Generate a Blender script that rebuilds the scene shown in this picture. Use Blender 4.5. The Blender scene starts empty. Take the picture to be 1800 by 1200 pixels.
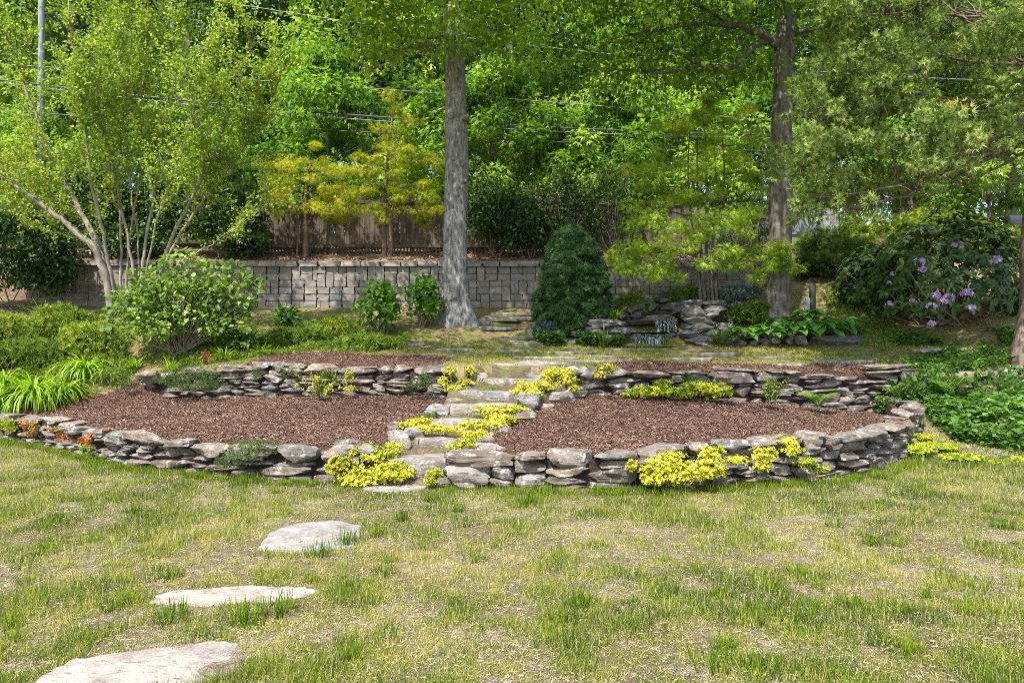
import bpy, math, random
import numpy as np
from mathutils import Vector, Matrix, Euler

random.seed(7)
rng = np.random.default_rng(7)
R = math.radians
scene = bpy.context.scene
col = scene.collection

# ------------------------------------------------------------------ camera, world, sun, exposure
CAM_H = 1.6
cam_data = bpy.data.cameras.new('camera')
cam = bpy.data.objects.new('camera', cam_data)
col.objects.link(cam)
cam.location = (0, 0, CAM_H)
cam.rotation_euler = (R(90), 0, 0)
cam_data.lens = 24.0
cam_data.sensor_width = 36.0
cam_data.clip_start = 0.05
cam_data.clip_end = 900
scene.camera = cam

SUN_EL, SUN_AZ = R(57), R(-30)      # azimuth: 30 degrees left of straight behind the camera
sun_vec = Vector((math.sin(SUN_AZ) * math.cos(SUN_EL), -math.cos(SUN_AZ) * math.cos(SUN_EL), math.sin(SUN_EL)))
sd = bpy.data.lights.new('sun', 'SUN')
sd.energy = 4.0
sd.angle = R(0.53)
sd.color = (1.0, 0.97, 0.915)
sun = bpy.data.objects.new('sun', sd)
col.objects.link(sun)
sun.rotation_euler = sun_vec.to_track_quat('Z', 'Y').to_euler()
sun.location = (-10, -12, 30)

world = bpy.data.worlds.new('World')
scene.world = world
world.use_nodes = True
wn = world.node_tree
bg = wn.nodes['Background']
sky = wn.nodes.new('ShaderNodeTexSky')
sky.sky_type = 'NISHITA'
sky.sun_disc = False
sky.sun_elevation = SUN_EL
sky.sun_rotation = math.atan2(sun_vec.x, sun_vec.y)
sky.air_density = 1.0
sky.dust_density = 1.6
sky.ozone_density = 0.6
wn.links.new(sky.outputs[0], bg.inputs[0])
bg.inputs[1].default_value = 0.15

scene.view_settings.view_transform = 'Standard'
scene.view_settings.look = 'None'
scene.view_settings.gamma = 1.0
scene.view_settings.use_curve_mapping = False
scene.view_settings.exposure = 1.18
scene.render.engine = 'CYCLES'
scene.cycles.max_bounces = 8
scene.cycles.diffuse_bounces = 4
scene.cycles.transmission_bounces = 6
scene.cycles.glossy_bounces = 2
scene.cycles.use_denoising = False
scene.cycles.sample_clamp_indirect = 4.0
scene.cycles.filter_width = 0.9

# ------------------------------------------------------------------ helpers
def P(px, py, d):
    """A point of the place: seen at (px, py) of the 1800x1200 photograph, d metres away."""
    return np.array([(px - 900) / 1200 * d, d, CAM_H + (600 - py) / 1200 * d])

def X(px, d):
    return (px - 900) / 1200 * d

def tag(o, label=None, cat=None, group=None, kind=None):
    if label: o['label'] = label
    if cat: o['category'] = cat
    if group: o['group'] = group
    if kind: o['kind'] = kind
    return o

def empty(name, loc, label=None, cat=None, group=None):
    o = bpy.data.objects.new(name, None)
    o.empty_display_size = 0.2
    o.location = [float(v) for v in loc]
    col.objects.link(o)
    return tag(o, label, cat, group)

def npmesh(name, V, F, mat=None, tint=None, smooth=False, sharp=None):
    V = np.asarray(V, dtype=np.float32).reshape(-1, 3)
    F = np.asarray(F, dtype=np.int32)
    k = F.shape[1]
    me = bpy.data.meshes.new(name)
    me.vertices.add(len(V))
    me.vertices.foreach_set('co', V.ravel())
    me.loops.add(F.size)
    me.loops.foreach_set('vertex_index', F.ravel())
    me.polygons.add(len(F))
    me.polygons.foreach_set('loop_start', np.arange(0, F.size, k, dtype=np.int32))
    if tint is not None:
        a = me.attributes.new('tint', 'FLOAT', 'FACE')
        a.data.foreach_set('value', np.asarray(tint, dtype=np.float32))
    me.update(calc_edges=True)
    me.polygons.foreach_set('use_smooth', np.full(len(F), bool(smooth)))
    if smooth and sharp is not None:
        me.set_sharp_from_angle(angle=sharp)
    if mat: me.materials.append(mat)
    return me

def link(name, me, parent=None, loc=(0, 0, 0), rot=None, scale=None):
    o = bpy.data.objects.new(name, me)
    o.location = [float(v) for v in loc]
    if rot is not None: o.rotation_euler = rot
    if scale is not None: o.scale = [float(v) for v in scale]
    if parent is not None: o.parent = parent
    col.objects.link(o)
    return o

def unit(a):
    return a / (np.linalg.norm(a, axis=-1, keepdims=True) + 1e-9)

def rdir(n, r=None):
    r = r or rng
    return unit(r.normal(size=(n, 3)))

class Acc:
    """Collects triangles with one tint value per face; build() makes ONE mesh object of them."""
    def __init__(s):
        s.V, s.F, s.T, s.n = [], [], [], 0
    def raw(s, V, F, t):
        V = np.asarray(V, float).reshape(-1, 3); F = np.asarray(F, int).reshape(-1, 3)
        s.V.append(V); s.F.append(F + s.n)
        s.T.append(np.broadcast_to(np.asarray(t, float), (len(F),)).copy())
        s.n += len(V)
    def place(s, tpl, pos, ax, up, sc, tint):
        TV, TF = tpl
        n = len(pos)
        if n == 0: return
        ax = unit(ax)
        x = unit(np.cross(ax, up)); z = np.cross(x, ax)
        sc = np.asarray(sc, float)
        if sc.ndim < 2: sc = np.broadcast_to(sc.reshape(-1, 1), (n, 1)) * np.ones((1, 3))
        L = TV[None, :, :] * sc[:, None, :]
        V = pos[:, None, :] + L[..., 0:1] * x[:, None] + L[..., 1:2] * ax[:, None] + L[..., 2:3] * z[:, None]
        F = TF[None] + (np.arange(n) * len(TV))[:, None, None]
        t = np.repeat(np.broadcast_to(np.asarray(tint, float), (n,)), len(TF))
        s.raw(V, F, t)
    def tube(s, poly, rad, sides=6, tint=0.5, cap=True, wob=0.0):
        poly = np.asarray(poly, float); rad = np.broadcast_to(np.asarray(rad, float), (len(poly),))
        k = len(poly)
        tan = unit(np.gradient(poly, axis=0))
        ref = np.array([0.0, 0, 1.0]) if abs(tan[:, 2]).mean() < 0.8 else np.array([0.0, 1.0, 0])
        x = unit(np.cross(tan, ref)); y = np.cross(tan, x)
        a = np.arange(sides) / sides * 2 * np.pi
        rr = rad[:, None] * (1 + wob * rng.normal(size=(k, sides)))
        V = poly[:, None] + rr[..., None] * (np.cos(a)[None, :, None] * x[:, None] + np.sin(a)[None, :, None] * y[:, None])
        V = V.reshape(-1, 3)
        F = []
        for i in range(k - 1):
            for j in range(sides):
                p, q = i * sides + j, i * sides + (j + 1) % sides
                F += [(p, q, q + sides), (p, q + sides, p + sides)]
        if cap:
            V = np.vstack([V, poly[-1] + tan[-1] * rad[-1] * .5]); c = len(V) - 1
            F += [((k - 1) * sides + j, (k - 1) * sides + (j + 1) % sides, c) for j in range(sides)]
        s.raw(V, F, tint)
    def build(s, name, mat, parent=None, smooth=False, sharp=None, loc=(0, 0, 0)):
        V = np.vstack(s.V)
        if parent is not None:
            w = np.zeros(3); p = parent
            while p is not None:
                w += np.array(p.location); p = p.parent
            V = V - w
        V = V - np.array(loc)
        me = npmesh(name, V, np.vstack(s.F), mat, np.concatenate(s.T), smooth, sharp)
        return link(name, me, parent, loc)

def copy_tree(o, parent=None):
    c = o.copy(); col.objects.link(c)
    if parent is not None: c.parent = parent
    for ch in list(o.children): copy_tree(ch, c)
    return c

# ---- value noise in numpy
def _h(ix, iy, iz, s):
    n = (ix * 374761393 + iy * 668265263 + iz * 2147483647 + s * 1446653) & 0x7fffffff
    n = ((n ^ (n >> 13)) * 1274126177) & 0x7fffffff
    n = ((n ^ (n >> 15)) * 668265263) & 0x7fffffff
    return ((n ^ (n >> 16)) & 0xffff) / 65535.0
def vnoise(p, s=0):
    """value noise in 0..1 of points (n,3)"""
    p = np.asarray(p, float)
    i = np.floor(p).astype(np.int64); f = p - i; f = f * f * (3 - 2 * f)
    o = 0
    for dx in (0, 1):
        for dy in (0, 1):
            for dz in (0, 1):
                w = (f[..., 0] if dx else 1 - f[..., 0]) * (f[..., 1] if dy else 1 - f[..., 1]) * (f[..., 2] if dz else 1 - f[..., 2])
                o = o + w * _h(i[..., 0] + dx, i[..., 1] + dy, i[..., 2] + dz, s)
    return o
def fbm2(x, y, sc, s=0, oct=3):
    p = np.stack([np.asarray(x, float) * sc, np.asarray(y, float) * sc, np.zeros_like(np.asarray(x, float)) + s * 7.3], -1)
    o, a, t = 0, 1.0, 0
    for k in range(oct):
        o = o + a * vnoise(p * 2 ** k, s + k); t += a; a *= .5
    return o / t
def sstep(t):
    t = np.clip(t, 0, 1); return t * t * (3 - 2 * t)

# ------------------------------------------------------------------ leaf templates (x across, y along, z up)
T_LEAF = (np.array([[0, 0, 0], [.30, .45, .07], [0, 1, -.05], [-.30, .45, .07]]), np.array([[0, 1, 2], [0, 2, 3]]))
T_WIDE = (np.array([[0, 0, 0], [0, .5, -.02], [0, 1, -.14], [-.36, .28, .07], [-.33, .68, .04], [.36, .28, .07], [.33, .68, .04]]),
          np.array([[0, 1, 3], [3, 1, 4], [4, 1, 2], [1, 0, 5], [1, 5, 6], [1, 6, 2]]))
T_LONG = (np.array([[0, 0, 0], [0, .5, .03], [0, 1, -.10], [-.15, .35, .04], [-.14, .7, .0], [.15, .35, .04], [.14, .7, .0]]),
          np.array([[0, 1, 3], [3, 1, 4], [4, 1, 2], [1, 0, 5], [1, 5, 6], [1, 6, 2]]))
T_MAPLE = (np.array([[0, 0, 0], [0, 1, -.08], [.2, .42, .04], [-.2, .42, .04], [.55, .62, -.06], [-.55, .62, -.06], [.42, .12, 0], [-.42, .12, 0]]),
           np.array([[0, 2, 1], [0, 1, 3], [0, 4, 2], [0, 3, 5]]))
def _spray(n, spread, w, length=1.0, zj=0.0, seed=1):
    r = np.random.default_rng(seed); V, F = [], []
    for i in range(n):
        a = (i / (n - 1) - .5) * spread + r.normal() * .08
        l = length * (1 - .25 * abs(i / (n - 1) - .5)) * r.uniform(.75, 1)
        d = np.array([math.sin(a), math.cos(a), r.normal() * zj]); p = np.array([math.cos(a), -math.sin(a), 0]) * w
        b = np.array([0, .12 * r.uniform(0, 2), 0]); k = len(V)
        V += [b - p * .6, b + p * .6, b + d * l]
        F.append((k, k + 1, k + 2))
    return np.array(V), np.array(F)
def _tuft(n, cone, w, seed=2):
    r = np.random.default_rng(seed); V, F = [], []
    for i in range(n):
        a = i * 2.399 + r.normal() * .2; c = cone * (.35 + .65 * ((i + .5) / n) ** .5)
        d = np.array([math.sin(c) * math.cos(a), math.cos(c), math.sin(c) * math.sin(a)])
        l = r.uniform(.65, 1.0); s = unit(np.cross(d, r.normal(size=3))) * w
        k = len(V); b = d * .05
        V += [b - s, b + s, b + d * l]; F.append((k, k + 1, k + 2))
    return np.array(V), np.array(F)
T_SPRAY = _spray(7, 1.5, .045, 1.0, .12, 3)
T_FEATHER = _spray(9, 2.0, .05, 1.0, .25, 5)
T_TUFT = _tuft(8, 1.0, .10, 7)
T_NEEDLE = _tuft(7, 1.15, .075, 9)
def _rosette(n, w, lift, seed):
    r = np.random.default_rng(seed); V, F = [[0, 0, 0]], []
    for i in range(n):
        a = i / n * 2 * math.pi + r.normal() * .15; l = r.uniform(.8, 1.05)
        d = np.array([math.cos(a), lift * r.uniform(.5, 1.4), math.sin(a)]) * l
        p = np.array([-math.sin(a), 0, math.cos(a)]) * w
        k = len(V); m = d * .55
        V += [m - p, m + p, d]; F += [(0, k, k + 1), (k, k + 2, k + 1)]
    return np.array(V, float), np.array(F)
T_ROS = _rosette(5, .28, .55, 4)         # a small star of fleshy leaves, y is its axis
T_BLADE1 = (np.array([[-.5, 0, 0], [.5, 0, 0], [0, 1, 0]], float), np.array([[0, 1, 2]]))
T_BLADE2 = (np.array([[-.5, 0, 0], [.5, 0, 0], [-.38, .55, .0], [.38, .55, .0], [0, 1, -.28]], float), np.array([[0, 1, 3], [0, 3, 2], [2, 3, 4]]))

# ------------------------------------------------------------------ materials
def new_mat(name):
    m = bpy.data.materials.new(name); m.use_nodes = True
    nt = m.node_tree; nt.nodes.clear()
    out = nt.nodes.new('ShaderNodeOutputMaterial')
    return m, nt, out
def N(nt, kind, **kw):
    n = nt.nodes.new(kind)
    for k, v in kw.items():
        if k in n.inputs: n.inputs[k].default_value = v
        else: setattr(n, k, v)
    return n
def ramp(nt, fac, stops, interp='LINEAR'):
    n = nt.nodes.new('ShaderNodeValToRGB'); cr = n.color_ramp; cr.interpolation = interp
    while len(cr.elements) < len(stops): cr.elements.new(.5)
    for e, (p, c) in zip(cr.elements, stops):
        e.position = p; e.color = (*c, 1) if len(c) == 3 else c
    if fac is not None: nt.links.new(fac, n.inputs[0])
    return n.outputs[0]
def noise(nt, vec, scale, detail=4, rough=.6, dist=0.0):
    n = N(nt, 'ShaderNodeTexNoise'); n.inputs['Scale'].default_value = scale
    n.inputs['Detail'].default_value = detail; n.inputs['Roughness'].default_value = rough; n.inputs['Distortion'].default_value = dist
    nt.links.new(vec, n.inputs['Vector']); return n.outputs['Fac']
def mixc(nt, fac, a, b, blend='MIX'):
    n = nt.nodes.new('ShaderNodeMix'); n.data_type = 'RGBA'; n.blend_type = blend
    for i, v in ((0, fac), (6, a), (7, b)):
        if isinstance(v, (int, float)): n.inputs[i].default_value = v
        elif isinstance(v, tuple): n.inputs[i].default_value = (*v, 1)
        else: nt.links.new(v, n.inputs[i])
    return n.outputs[2]
def math_(nt, op, a, b=None):
    n = nt.nodes.new('ShaderNodeMath'); n.operation = op
    for i, v in enumerate((a, b)):
        if v is None: continue
        if isinstance(v, (int, float)): n.inputs[i].default_value = v
        else: nt.links.new(v, n.inputs[i])
    return n.outputs[0]
def posvec(nt, scale=(1, 1, 1), shift_by_object=True):
    g = nt.nodes.new('ShaderNodeNewGeometry'); m = nt.nodes.new('ShaderNodeMapping')
    m.inputs['Scale'].default_value = scale
    nt.links.new(g.outputs['Position'], m.inputs['Vector'])
    if shift_by_object:
        oi = nt.nodes.new('ShaderNodeObjectInfo'); c = nt.nodes.new('ShaderNodeCombineXYZ')
        v = math_(nt, 'MULTIPLY', oi.outputs['Random'], 37.0)
        nt.links.new(v, c.inputs[0]); nt.links.new(v, c.inputs[2])
        nt.links.new(c.outputs[0], m.inputs['Location'])
    return m.outputs[0]
def bump(nt, h, strength, dist):
    b = nt.nodes.new('ShaderNodeBump'); b.inputs['Strength'].default_value = strength; b.inputs['Distance'].default_value = dist
    nt.links.new(h, b.inputs['Height']); return b.outputs[0]
def principled(nt, out, colr, rough=.8, spec=.3, normal=None):
    p = nt.nodes.new('ShaderNodeBsdfPrincipled')
    if isinstance(colr, tuple): p.inputs['Base Color'].default_value = (*colr, 1)
    else: nt.links.new(colr, p.inputs['Base Color'])
    if isinstance(rough, (int, float)): p.inputs['Roughness'].default_value = rough
    else: nt.links.new(rough, p.inputs['Roughness'])
    p.inputs['Specular IOR Level'].default_value = spec
    if normal is not None: nt.links.new(normal, p.inputs['Normal'])
    if out is not None: nt.links.new(p.outputs[0], out.inputs[0])
    return p

def leaf_mat(name, stops, transl=.35, rough=.5, spec=.3, tcol=1.5, vary=.12):
    """stops: colours along the face attribute 'tint'."""
    m, nt, out = new_mat(name)
    a = nt.nodes.new('ShaderNodeAttribute'); a.attribute_name = 'tint'
    oi = nt.nodes.new('ShaderNodeObjectInfo')
    t = math_(nt, 'ADD', a.outputs['Fac'], math_(nt, 'MULTIPLY', math_(nt, 'SUBTRACT', oi.outputs['Random'], .5), vary))
    c = ramp(nt, t, stops)
    p = principled(nt, None, c, rough, spec)
    if transl > 0:
        tr = nt.nodes.new('ShaderNodeBsdfTranslucent')
        nt.links.new(mixc(nt, 1.0, c, (tcol * 1.0, tcol * 1.08, tcol * .5), 'MULTIPLY'), tr.inputs[0])
        mx = nt.nodes.new('ShaderNodeMixShader'); mx.inputs[0].default_value = transl
        nt.links.new(p.outputs[0], mx.inputs[1]); nt.links.new(tr.outputs[0], mx.inputs[2])
        nt.links.new(mx.outputs[0], out.inputs[0])
    else:
        nt.links.new(p.outputs[0], out.inputs[0])
    return m

def stone_mat(name, dark, mid, light, lichen=.5, warm=(.30, .2, .15), bumpd=.02, lay=1.0, moss=0.0, wamt=.5):
    m, nt, out = new_mat(name)
    v = posvec(nt)
    vl = posvec(nt, (1.2, 1.2, 7.0 * lay))
    n1 = noise(nt, v, 5, 5, .62); n2 = noise(nt, vl, 4, 6, .65, .6); n3 = noise(nt, v, 38, 4, .7)
    f = math_(nt, 'ADD', math_(nt, 'MULTIPLY', n1, .45), math_(nt, 'ADD', math_(nt, 'MULTIPLY', n2, .35), math_(nt, 'MULTIPLY', n3, .2)))
    c = ramp(nt, f, [(.33, dark), (.5, mid), (.66, light)])
    oi = nt.nodes.new('ShaderNodeObjectInfo')
    rr = ramp(nt, oi.outputs['Random'], [(0, (.68, .66, .66)), (.35, (1.05, .98, .94)), (.6, (.84, .88, .92)), (.8, (1.22, 1.12, 1.02)), (1, (.75, .7, .66))])
    c = mixc(nt, 1.0, c, rr, 'MULTIPLY')
    w = math_(nt, 'MULTIPLY', ramp(nt, noise(nt, v, 2.3, 3, .5), [(.5, (0, 0, 0)), (.68, (1, 1, 1))]), wamt)
    c = mixc(nt, w, c, warm)
    if lichen > 0:
        lm = math_(nt, 'MULTIPLY', ramp(nt, noise(nt, v, 9, 6, .68), [(.55, (0, 0, 0)), (.62, (1, 1, 1))]), lichen)
        c = mixc(nt, lm, c, (.56, .55, .50))
    if moss > 0:
        mm = math_(nt, 'MULTIPLY', ramp(nt, noise(nt, v, 4.1, 5, .6), [(.56, (0, 0, 0)), (.66, (1, 1, 1))]), moss)
        c = mixc(nt, mm, c, (.09, .12, .03))
    h = math_(nt, 'ADD', n2, math_(nt, 'ADD', math_(nt, 'MULTIPLY', n3, .45), n1))
    principled(nt, out, c, .88, .25, bump(nt, h, .9, bumpd))
    return m

def bark_mat(name, dark, light, zs=.35, scale=14, lichen=(.5, .52, .48), lam=.4, bd=.03):
    m, nt, out = new_mat(name)
    v = posvec(nt, (1, 1, zs)); v2 = posvec(nt, (1, 1, 1))
    n1 = noise(nt, v, scale, 6, .65, .3); n2 = noise(nt, v2, 3, 4, .6)
    c = ramp(nt, math_(nt, 'ADD', math_(nt, 'MULTIPLY', n1, .75), math_(nt, 'MULTIPLY', n2, .25)), [(.36, dark), (.62, light)])
    lm = math_(nt, 'MULTIPLY', ramp(nt, noise(nt, v2, 7, 5, .7), [(.53, (0, 0, 0)), (.64, (1, 1, 1))]), lam)
    c = mixc(nt, lm, c, lichen)
    principled(nt, out, c, .9, .15, bump(nt, n1, 1.0, bd))
    return m

M = {}
M['stone'] = stone_mat('wall_stone', (.042, .036, .031), (.175, .152, .130), (.375, .347, .305), .55, (.215, .15, .11), .03)
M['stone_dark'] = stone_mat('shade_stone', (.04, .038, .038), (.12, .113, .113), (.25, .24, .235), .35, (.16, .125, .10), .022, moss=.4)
M['slab'] = stone_mat('pale_slab', (.12, .105, .09), (.31, .285, .255), (.43, .405, .365), .25, (.285, .22, .18), .03, 2.0, wamt=.7)
_nt = M['slab'].node_tree; _p = [n for n in _nt.nodes if n.type == 'BSDF_PRINCIPLED'][0]; _src = _p.inputs['Base Color'].links[0].from_socket
_v = posvec(_nt, (5, 16, 5)); _v3 = posvec(_nt, (1, 1, 1))
_m = math_(_nt, 'MULTIPLY', ramp(_nt, noise(_nt, _v, 2.2, 6, .7, .5), [(.36, (1, 1, 1)), (.43, (0, 0, 0))]), .75)          # dark splits and pits
_m2 = math_(_nt, 'MULTIPLY', ramp(_nt, noise(_nt, _v3, 3.2, 5, .7), [(.57, (0, 0, 0)), (.64, (1, 1, 1))]), .55)            # grey stains
_nt.links.new(mixc(_nt, _m, mixc(_nt, _m2, _src, (.17, .16, .155)), (.085, .075, .065)), _p.inputs['Base Color'])
M['flag'] = stone_mat('terrace_flag', (.08, .075, .072), (.19, .18, .172), (.34, .325, .305), .4, (.21, .16, .135), .01, moss=.35)
M['step'] = stone_mat('step_stone', (.07, .062, .056), (.25, .228, .205), (.43, .405, .37), .5, (.265, .2, .16), .03)
M['block'] = stone_mat('tumbled_block', (.12, .11, .10), (.24, .222, .202), (.36, .338, .308), .1, (.27, .215, .175), .010, .3, wamt=.7)
M['oak_bark'] = bark_mat('oak_bark', (.06, .052, .048), (.36, .34, .32), .22, 24, (.50, .495, .46), .5, .05)
M['dark_bark'] = bark_mat('dark_bark', (.05, .042, .035), (.2, .175, .145), .25, 18, (.3, .32, .25), .35, .03)
M['pale_bark'] = bark_mat('pale_bark', (.12, .10, .078), (.35, .305, .245), .4, 11, (.40, .385, .31), .45, .012)
M['brown_bark'] = bark_mat('brown_bark', (.07, .045, .03), (.24, .165, .115), .2, 22, (.3, .28, .22), .2, .02)
M['red_bark'] = bark_mat('red_bark', (.075, .052, .038), (.225, .17, .125), .2, 25, (.3, .28, .24), .35, .025)
M['twig'] = bark_mat('twig_bark', (.10, .075, .055), (.28, .225, .17), .4, 15, (.3, .28, .24), .2, .01)

def G(*c): return c
M['lf_maple'] = leaf_mat('maple_leaf', [(0, (.05, .12, .016)), (.45, (.155, .29, .03)), (.85, (.32, .45, .06)), (1, (.50, .56, .13))], .5, tcol=1.35)
M['lf_deep'] = leaf_mat('deep_wood_leaf', [(0, (.045, .10, .018)), (.6, (.12, .22, .03)), (1, (.25, .36, .06))], .5)
M['lf_oak'] = leaf_mat('oak_leaf', [(0, (.09, .17, .018)), (.5, (.20, .32, .03)), (1, (.40, .48, .07))], .5)
M['lf_oakd'] = leaf_mat('dark_oak_leaf', [(0, (.05, .10, .01)), (.6, (.14, .24, .018)), (1, (.32, .41, .035))], .5)
M['lf_myrtle'] = leaf_mat('myrtle_leaf', [(0, (.09, .17, .02)), (.45, (.22, .32, .04)), (.8, (.42, .47, .075)), (.97, (.60, .53, .09)), (1, (.55, .27, .06))], .4)
M['lf_gold'] = leaf_mat('golden_thread', [(0, (.10, .16, .014)), (.35, (.27, .31, .02)), (.75, (.53, .49, .03)), (1, (.66, .55, .045))], .4)
M['lf_lime'] = leaf_mat('lime_cypress', [(0, (.07, .15, .016)), (.4, (.20, .32, .028)), (.75, (.42, .51, .045)), (1, (.62, .62, .10))], .4)
M['lf_cedar'] = leaf_mat('cedar_scale', [(0, (.05, .085, .022)), (.5, (.19, .265, .06)), (.85, (.39, .46, .15)), (.985, (.54, .58, .26)), (1, (.48, .27, .08))], .35, .55, .15)
M['lf_dark'] = leaf_mat('dark_shrub_leaf', [(0, (.016, .036, .010)), (.6, (.05, .105, .022)), (1, (.15, .22, .06))], .25, .45, .3)
M['lf_dull'] = leaf_mat('dull_shrub_leaf', [(0, (.02, .04, .015)), (.6, (.06, .095, .03)), (1, (.14, .19, .05))], .3)
M['lf_spruce'] = leaf_mat('spruce_needle', [(0, (.014, .045, .014)), (.45, (.05, .125, .034)), (1, (.16, .28, .07))], .15)
M['lf_hydra'] = leaf_mat('hydrangea_leaf', [(0, (.05, .13, .015)), (.6, (.13, .28, .03)), (1, (.27, .42, .07))], .4)
M['lf_viburn'] = leaf_mat('viburnum_leaf', [(0, (.06, .12, .02)), (.5, (.16, .26, .04)), (.9, (.32, .41, .09)), (1, (.52, .54, .18))], .35)
M['lf_rhodo'] = leaf_mat('rhododendron_leaf', [(0, (.022, .045, .012)), (.6, (.07, .125, .028)), (1, (.20, .27, .075))], .2, .5, .25)
M['lf_yew'] = leaf_mat('yew_needle', [(0, (.025, .045, .01)), (.45, (.07, .125, .018)), (.75, (.20, .27, .025)), (1, (.44, .46, .04))], .25)
M['lf_jun'] = leaf_mat('juniper_needle', [(0, (.06, .11, .014)), (.5, (.16, .24, .026)), (.85, (.33, .39, .035)), (1, (.46, .38, .06))], .3)
M['lf_hosta'] = leaf_mat('hosta_leaf', [(0, (.05, .13, .022)), (.6, (.12, .27, .04)), (1, (.25, .43, .08))], .35, .4, .4)
M['lf_lily'] = leaf_mat('daylily_leaf', [(0, (.09, .19, .012)), (.5, (.24, .39, .022)), (1, (.50, .60, .06))], .4)
M['lf_fern'] = leaf_mat('fern_leaf', [(0, (.07, .16, .02)), (.6, (.16, .29, .04)), (1, (.33, .42, .10))], .45)
M['lf_cover'] = leaf_mat('cover_leaf', [(0, (.035, .09, .018)), (.6, (.11, .22, .035)), (1, (.28, .42, .08))], .35, .45, .3)
M['lf_sedum'] = leaf_mat('golden_sedum', [(0, (.09, .14, .012)), (.3, (.30, .31, .016)), (.65, (.56, .49, .03)), (1, (.76, .67, .10))], .15, .45)
M['lf_lsedum'] = leaf_mat('lime_sedum', [(0, (.06, .12, .012)), (.4, (.19, .26, .015)), (.75, (.40, .43, .016)), (1, (.62, .56, .02))], .25, .45)
M['lf_rsedum'] = leaf_mat('red_sedum', [(0, (.13, .12, .02)), (.4, (.28, .19, .03)), (.7, (.45, .15, .03)), (1, (.58, .09, .05))], .2, .45)
M['lf_thyme'] = leaf_mat('thyme_leaf', [(0, (.03, .06, .018)), (.5, (.085, .14, .035)), (1, (.2, .25, .07))], .25)
M['lf_blue'] = leaf_mat('blue_juniper', [(0, (.03, .06, .05)), (.5, (.08, .13, .12)), (1, (.19, .26, .24))], .2)
M['flower'] = leaf_mat('lilac_petal', [(0, (.30, .17, .48)), (.5, (.50, .33, .68)), (1, (.78, .62, .88))], .3)
M['grass'] = leaf_mat('grass_blade', [(0, (.04, .095, .006)), (.3, (.145, .22, .012)), (.52, (.31, .325, .028)), (.70, (.50, .39, .16)), (1, (.68, .56, .42))], .35, .6, .08, vary=0)
M['chips'] = leaf_mat('bark_chip', [(0, (.06, .037, .027)), (.5, (.175, .104, .074)), (.85, (.30, .185, .13)), (1, (.55, .40, .28))], 0, .8, .2, vary=0)
# ------------------------------------------------------------------ plan of the garden (metres, camera at the origin)
FL = np.array([(-14, 13.6), (-11.5, 12.6), (-9.8, 11.9), (-8.37, 11.16), (-7.3, 10.55), (-6.08, 9.6), (-4.62, 8.53), (-3.36, 8.07), (-2.2, 7.77), (-1.72, 7.72)])
FR = np.array([(-.75, 7.47), (0, 7.38), (.92, 7.33), (1.83, 7.36), (2.67, 7.6), (3.59, 7.84), (4.45, 8.35), (5.25, 9.15), (6.0, 10.1), (6.5, 11.1), (6.5, 11.75)])
SL = np.array([(-1.72, 7.72), (-1.45, 8.35), (-1.27, 9.0), (-1.0, 9.9), (-1.0, 10.9)])
SR = np.array([(-.75, 7.47), (-.45, 7.95), (-.2, 8.6), (.15, 9.4), (.5, 10.2), (1.0, 10.9)])
UL = np.array([(-1.0, 10.9), (-1.67, 11.1), (-2.35, 11.3), (-3.35, 11.5), (-4.95, 11.9), (-6.75, 12.3)])
UR = np.array([(1.0, 10.9), (2.3, 11.0), (3.75, 11.25), (4.8, 11.5), (5.6, 11.6), (6.5, 11.8), (8.0, 12.0), (10.2, 12.2), (14, 12.5)])
BL = np.vstack([FL[3:], SL[1:], UL[1:], [(-7.44, 11.95), (-8.3, 11.45)]])
BR = np.vstack([FR, UR[5:6], UR[4::-1], SR[-2:0:-1]])
ST = np.vstack([SL, [(0, 11.2)], SR[::-1]])
LAWN = np.vstack([[(16, -6), (-14, -6)], FL, FR, UR[5:], [(16, 12.6)]])
MUL = np.array([(-1.2, 11.05), (-2.35, 11.4), (-3.35, 11.6), (-4.75, 11.95), (-4.6, 13.0), (-3.2, 12.95), (-1.8, 12.6), (-1.0, 12.1)])
MUR = np.array([(1.3, 11.05), (2.3, 11.1), (3.75, 11.35), (4.8, 11.6), (6.4, 11.85), (6.4, 12.65), (5, 12.6), (3, 12.35), (1.6, 12.2)])

def inpoly(x, y, poly):
    c = np.zeros(np.shape(x), bool); n = len(poly)
    for i in range(n):
        (x1, y1), (x2, y2) = poly[i], poly[(i + 1) % n]
        if y1 == y2: continue
        c ^= ((y1 > y) != (y2 > y)) & (x < (x2 - x1) * (y - y1) / (y2 - y1) + x1)
    return c
def dpoly(x, y, pts):
    d = np.full(np.shape(x), 1e9)
    for (x1, y1), (x2, y2) in zip(pts[:-1], pts[1:]):
        L2 = (x2 - x1) ** 2 + (y2 - y1) ** 2
        t = np.clip(((x - x1) * (x2 - x1) + (y - y1) * (y2 - y1)) / L2, 0, 1)
        d = np.minimum(d, np.hypot(x - x1 - t * (x2 - x1), y - y1 - t * (y2 - y1)))
    return d

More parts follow.
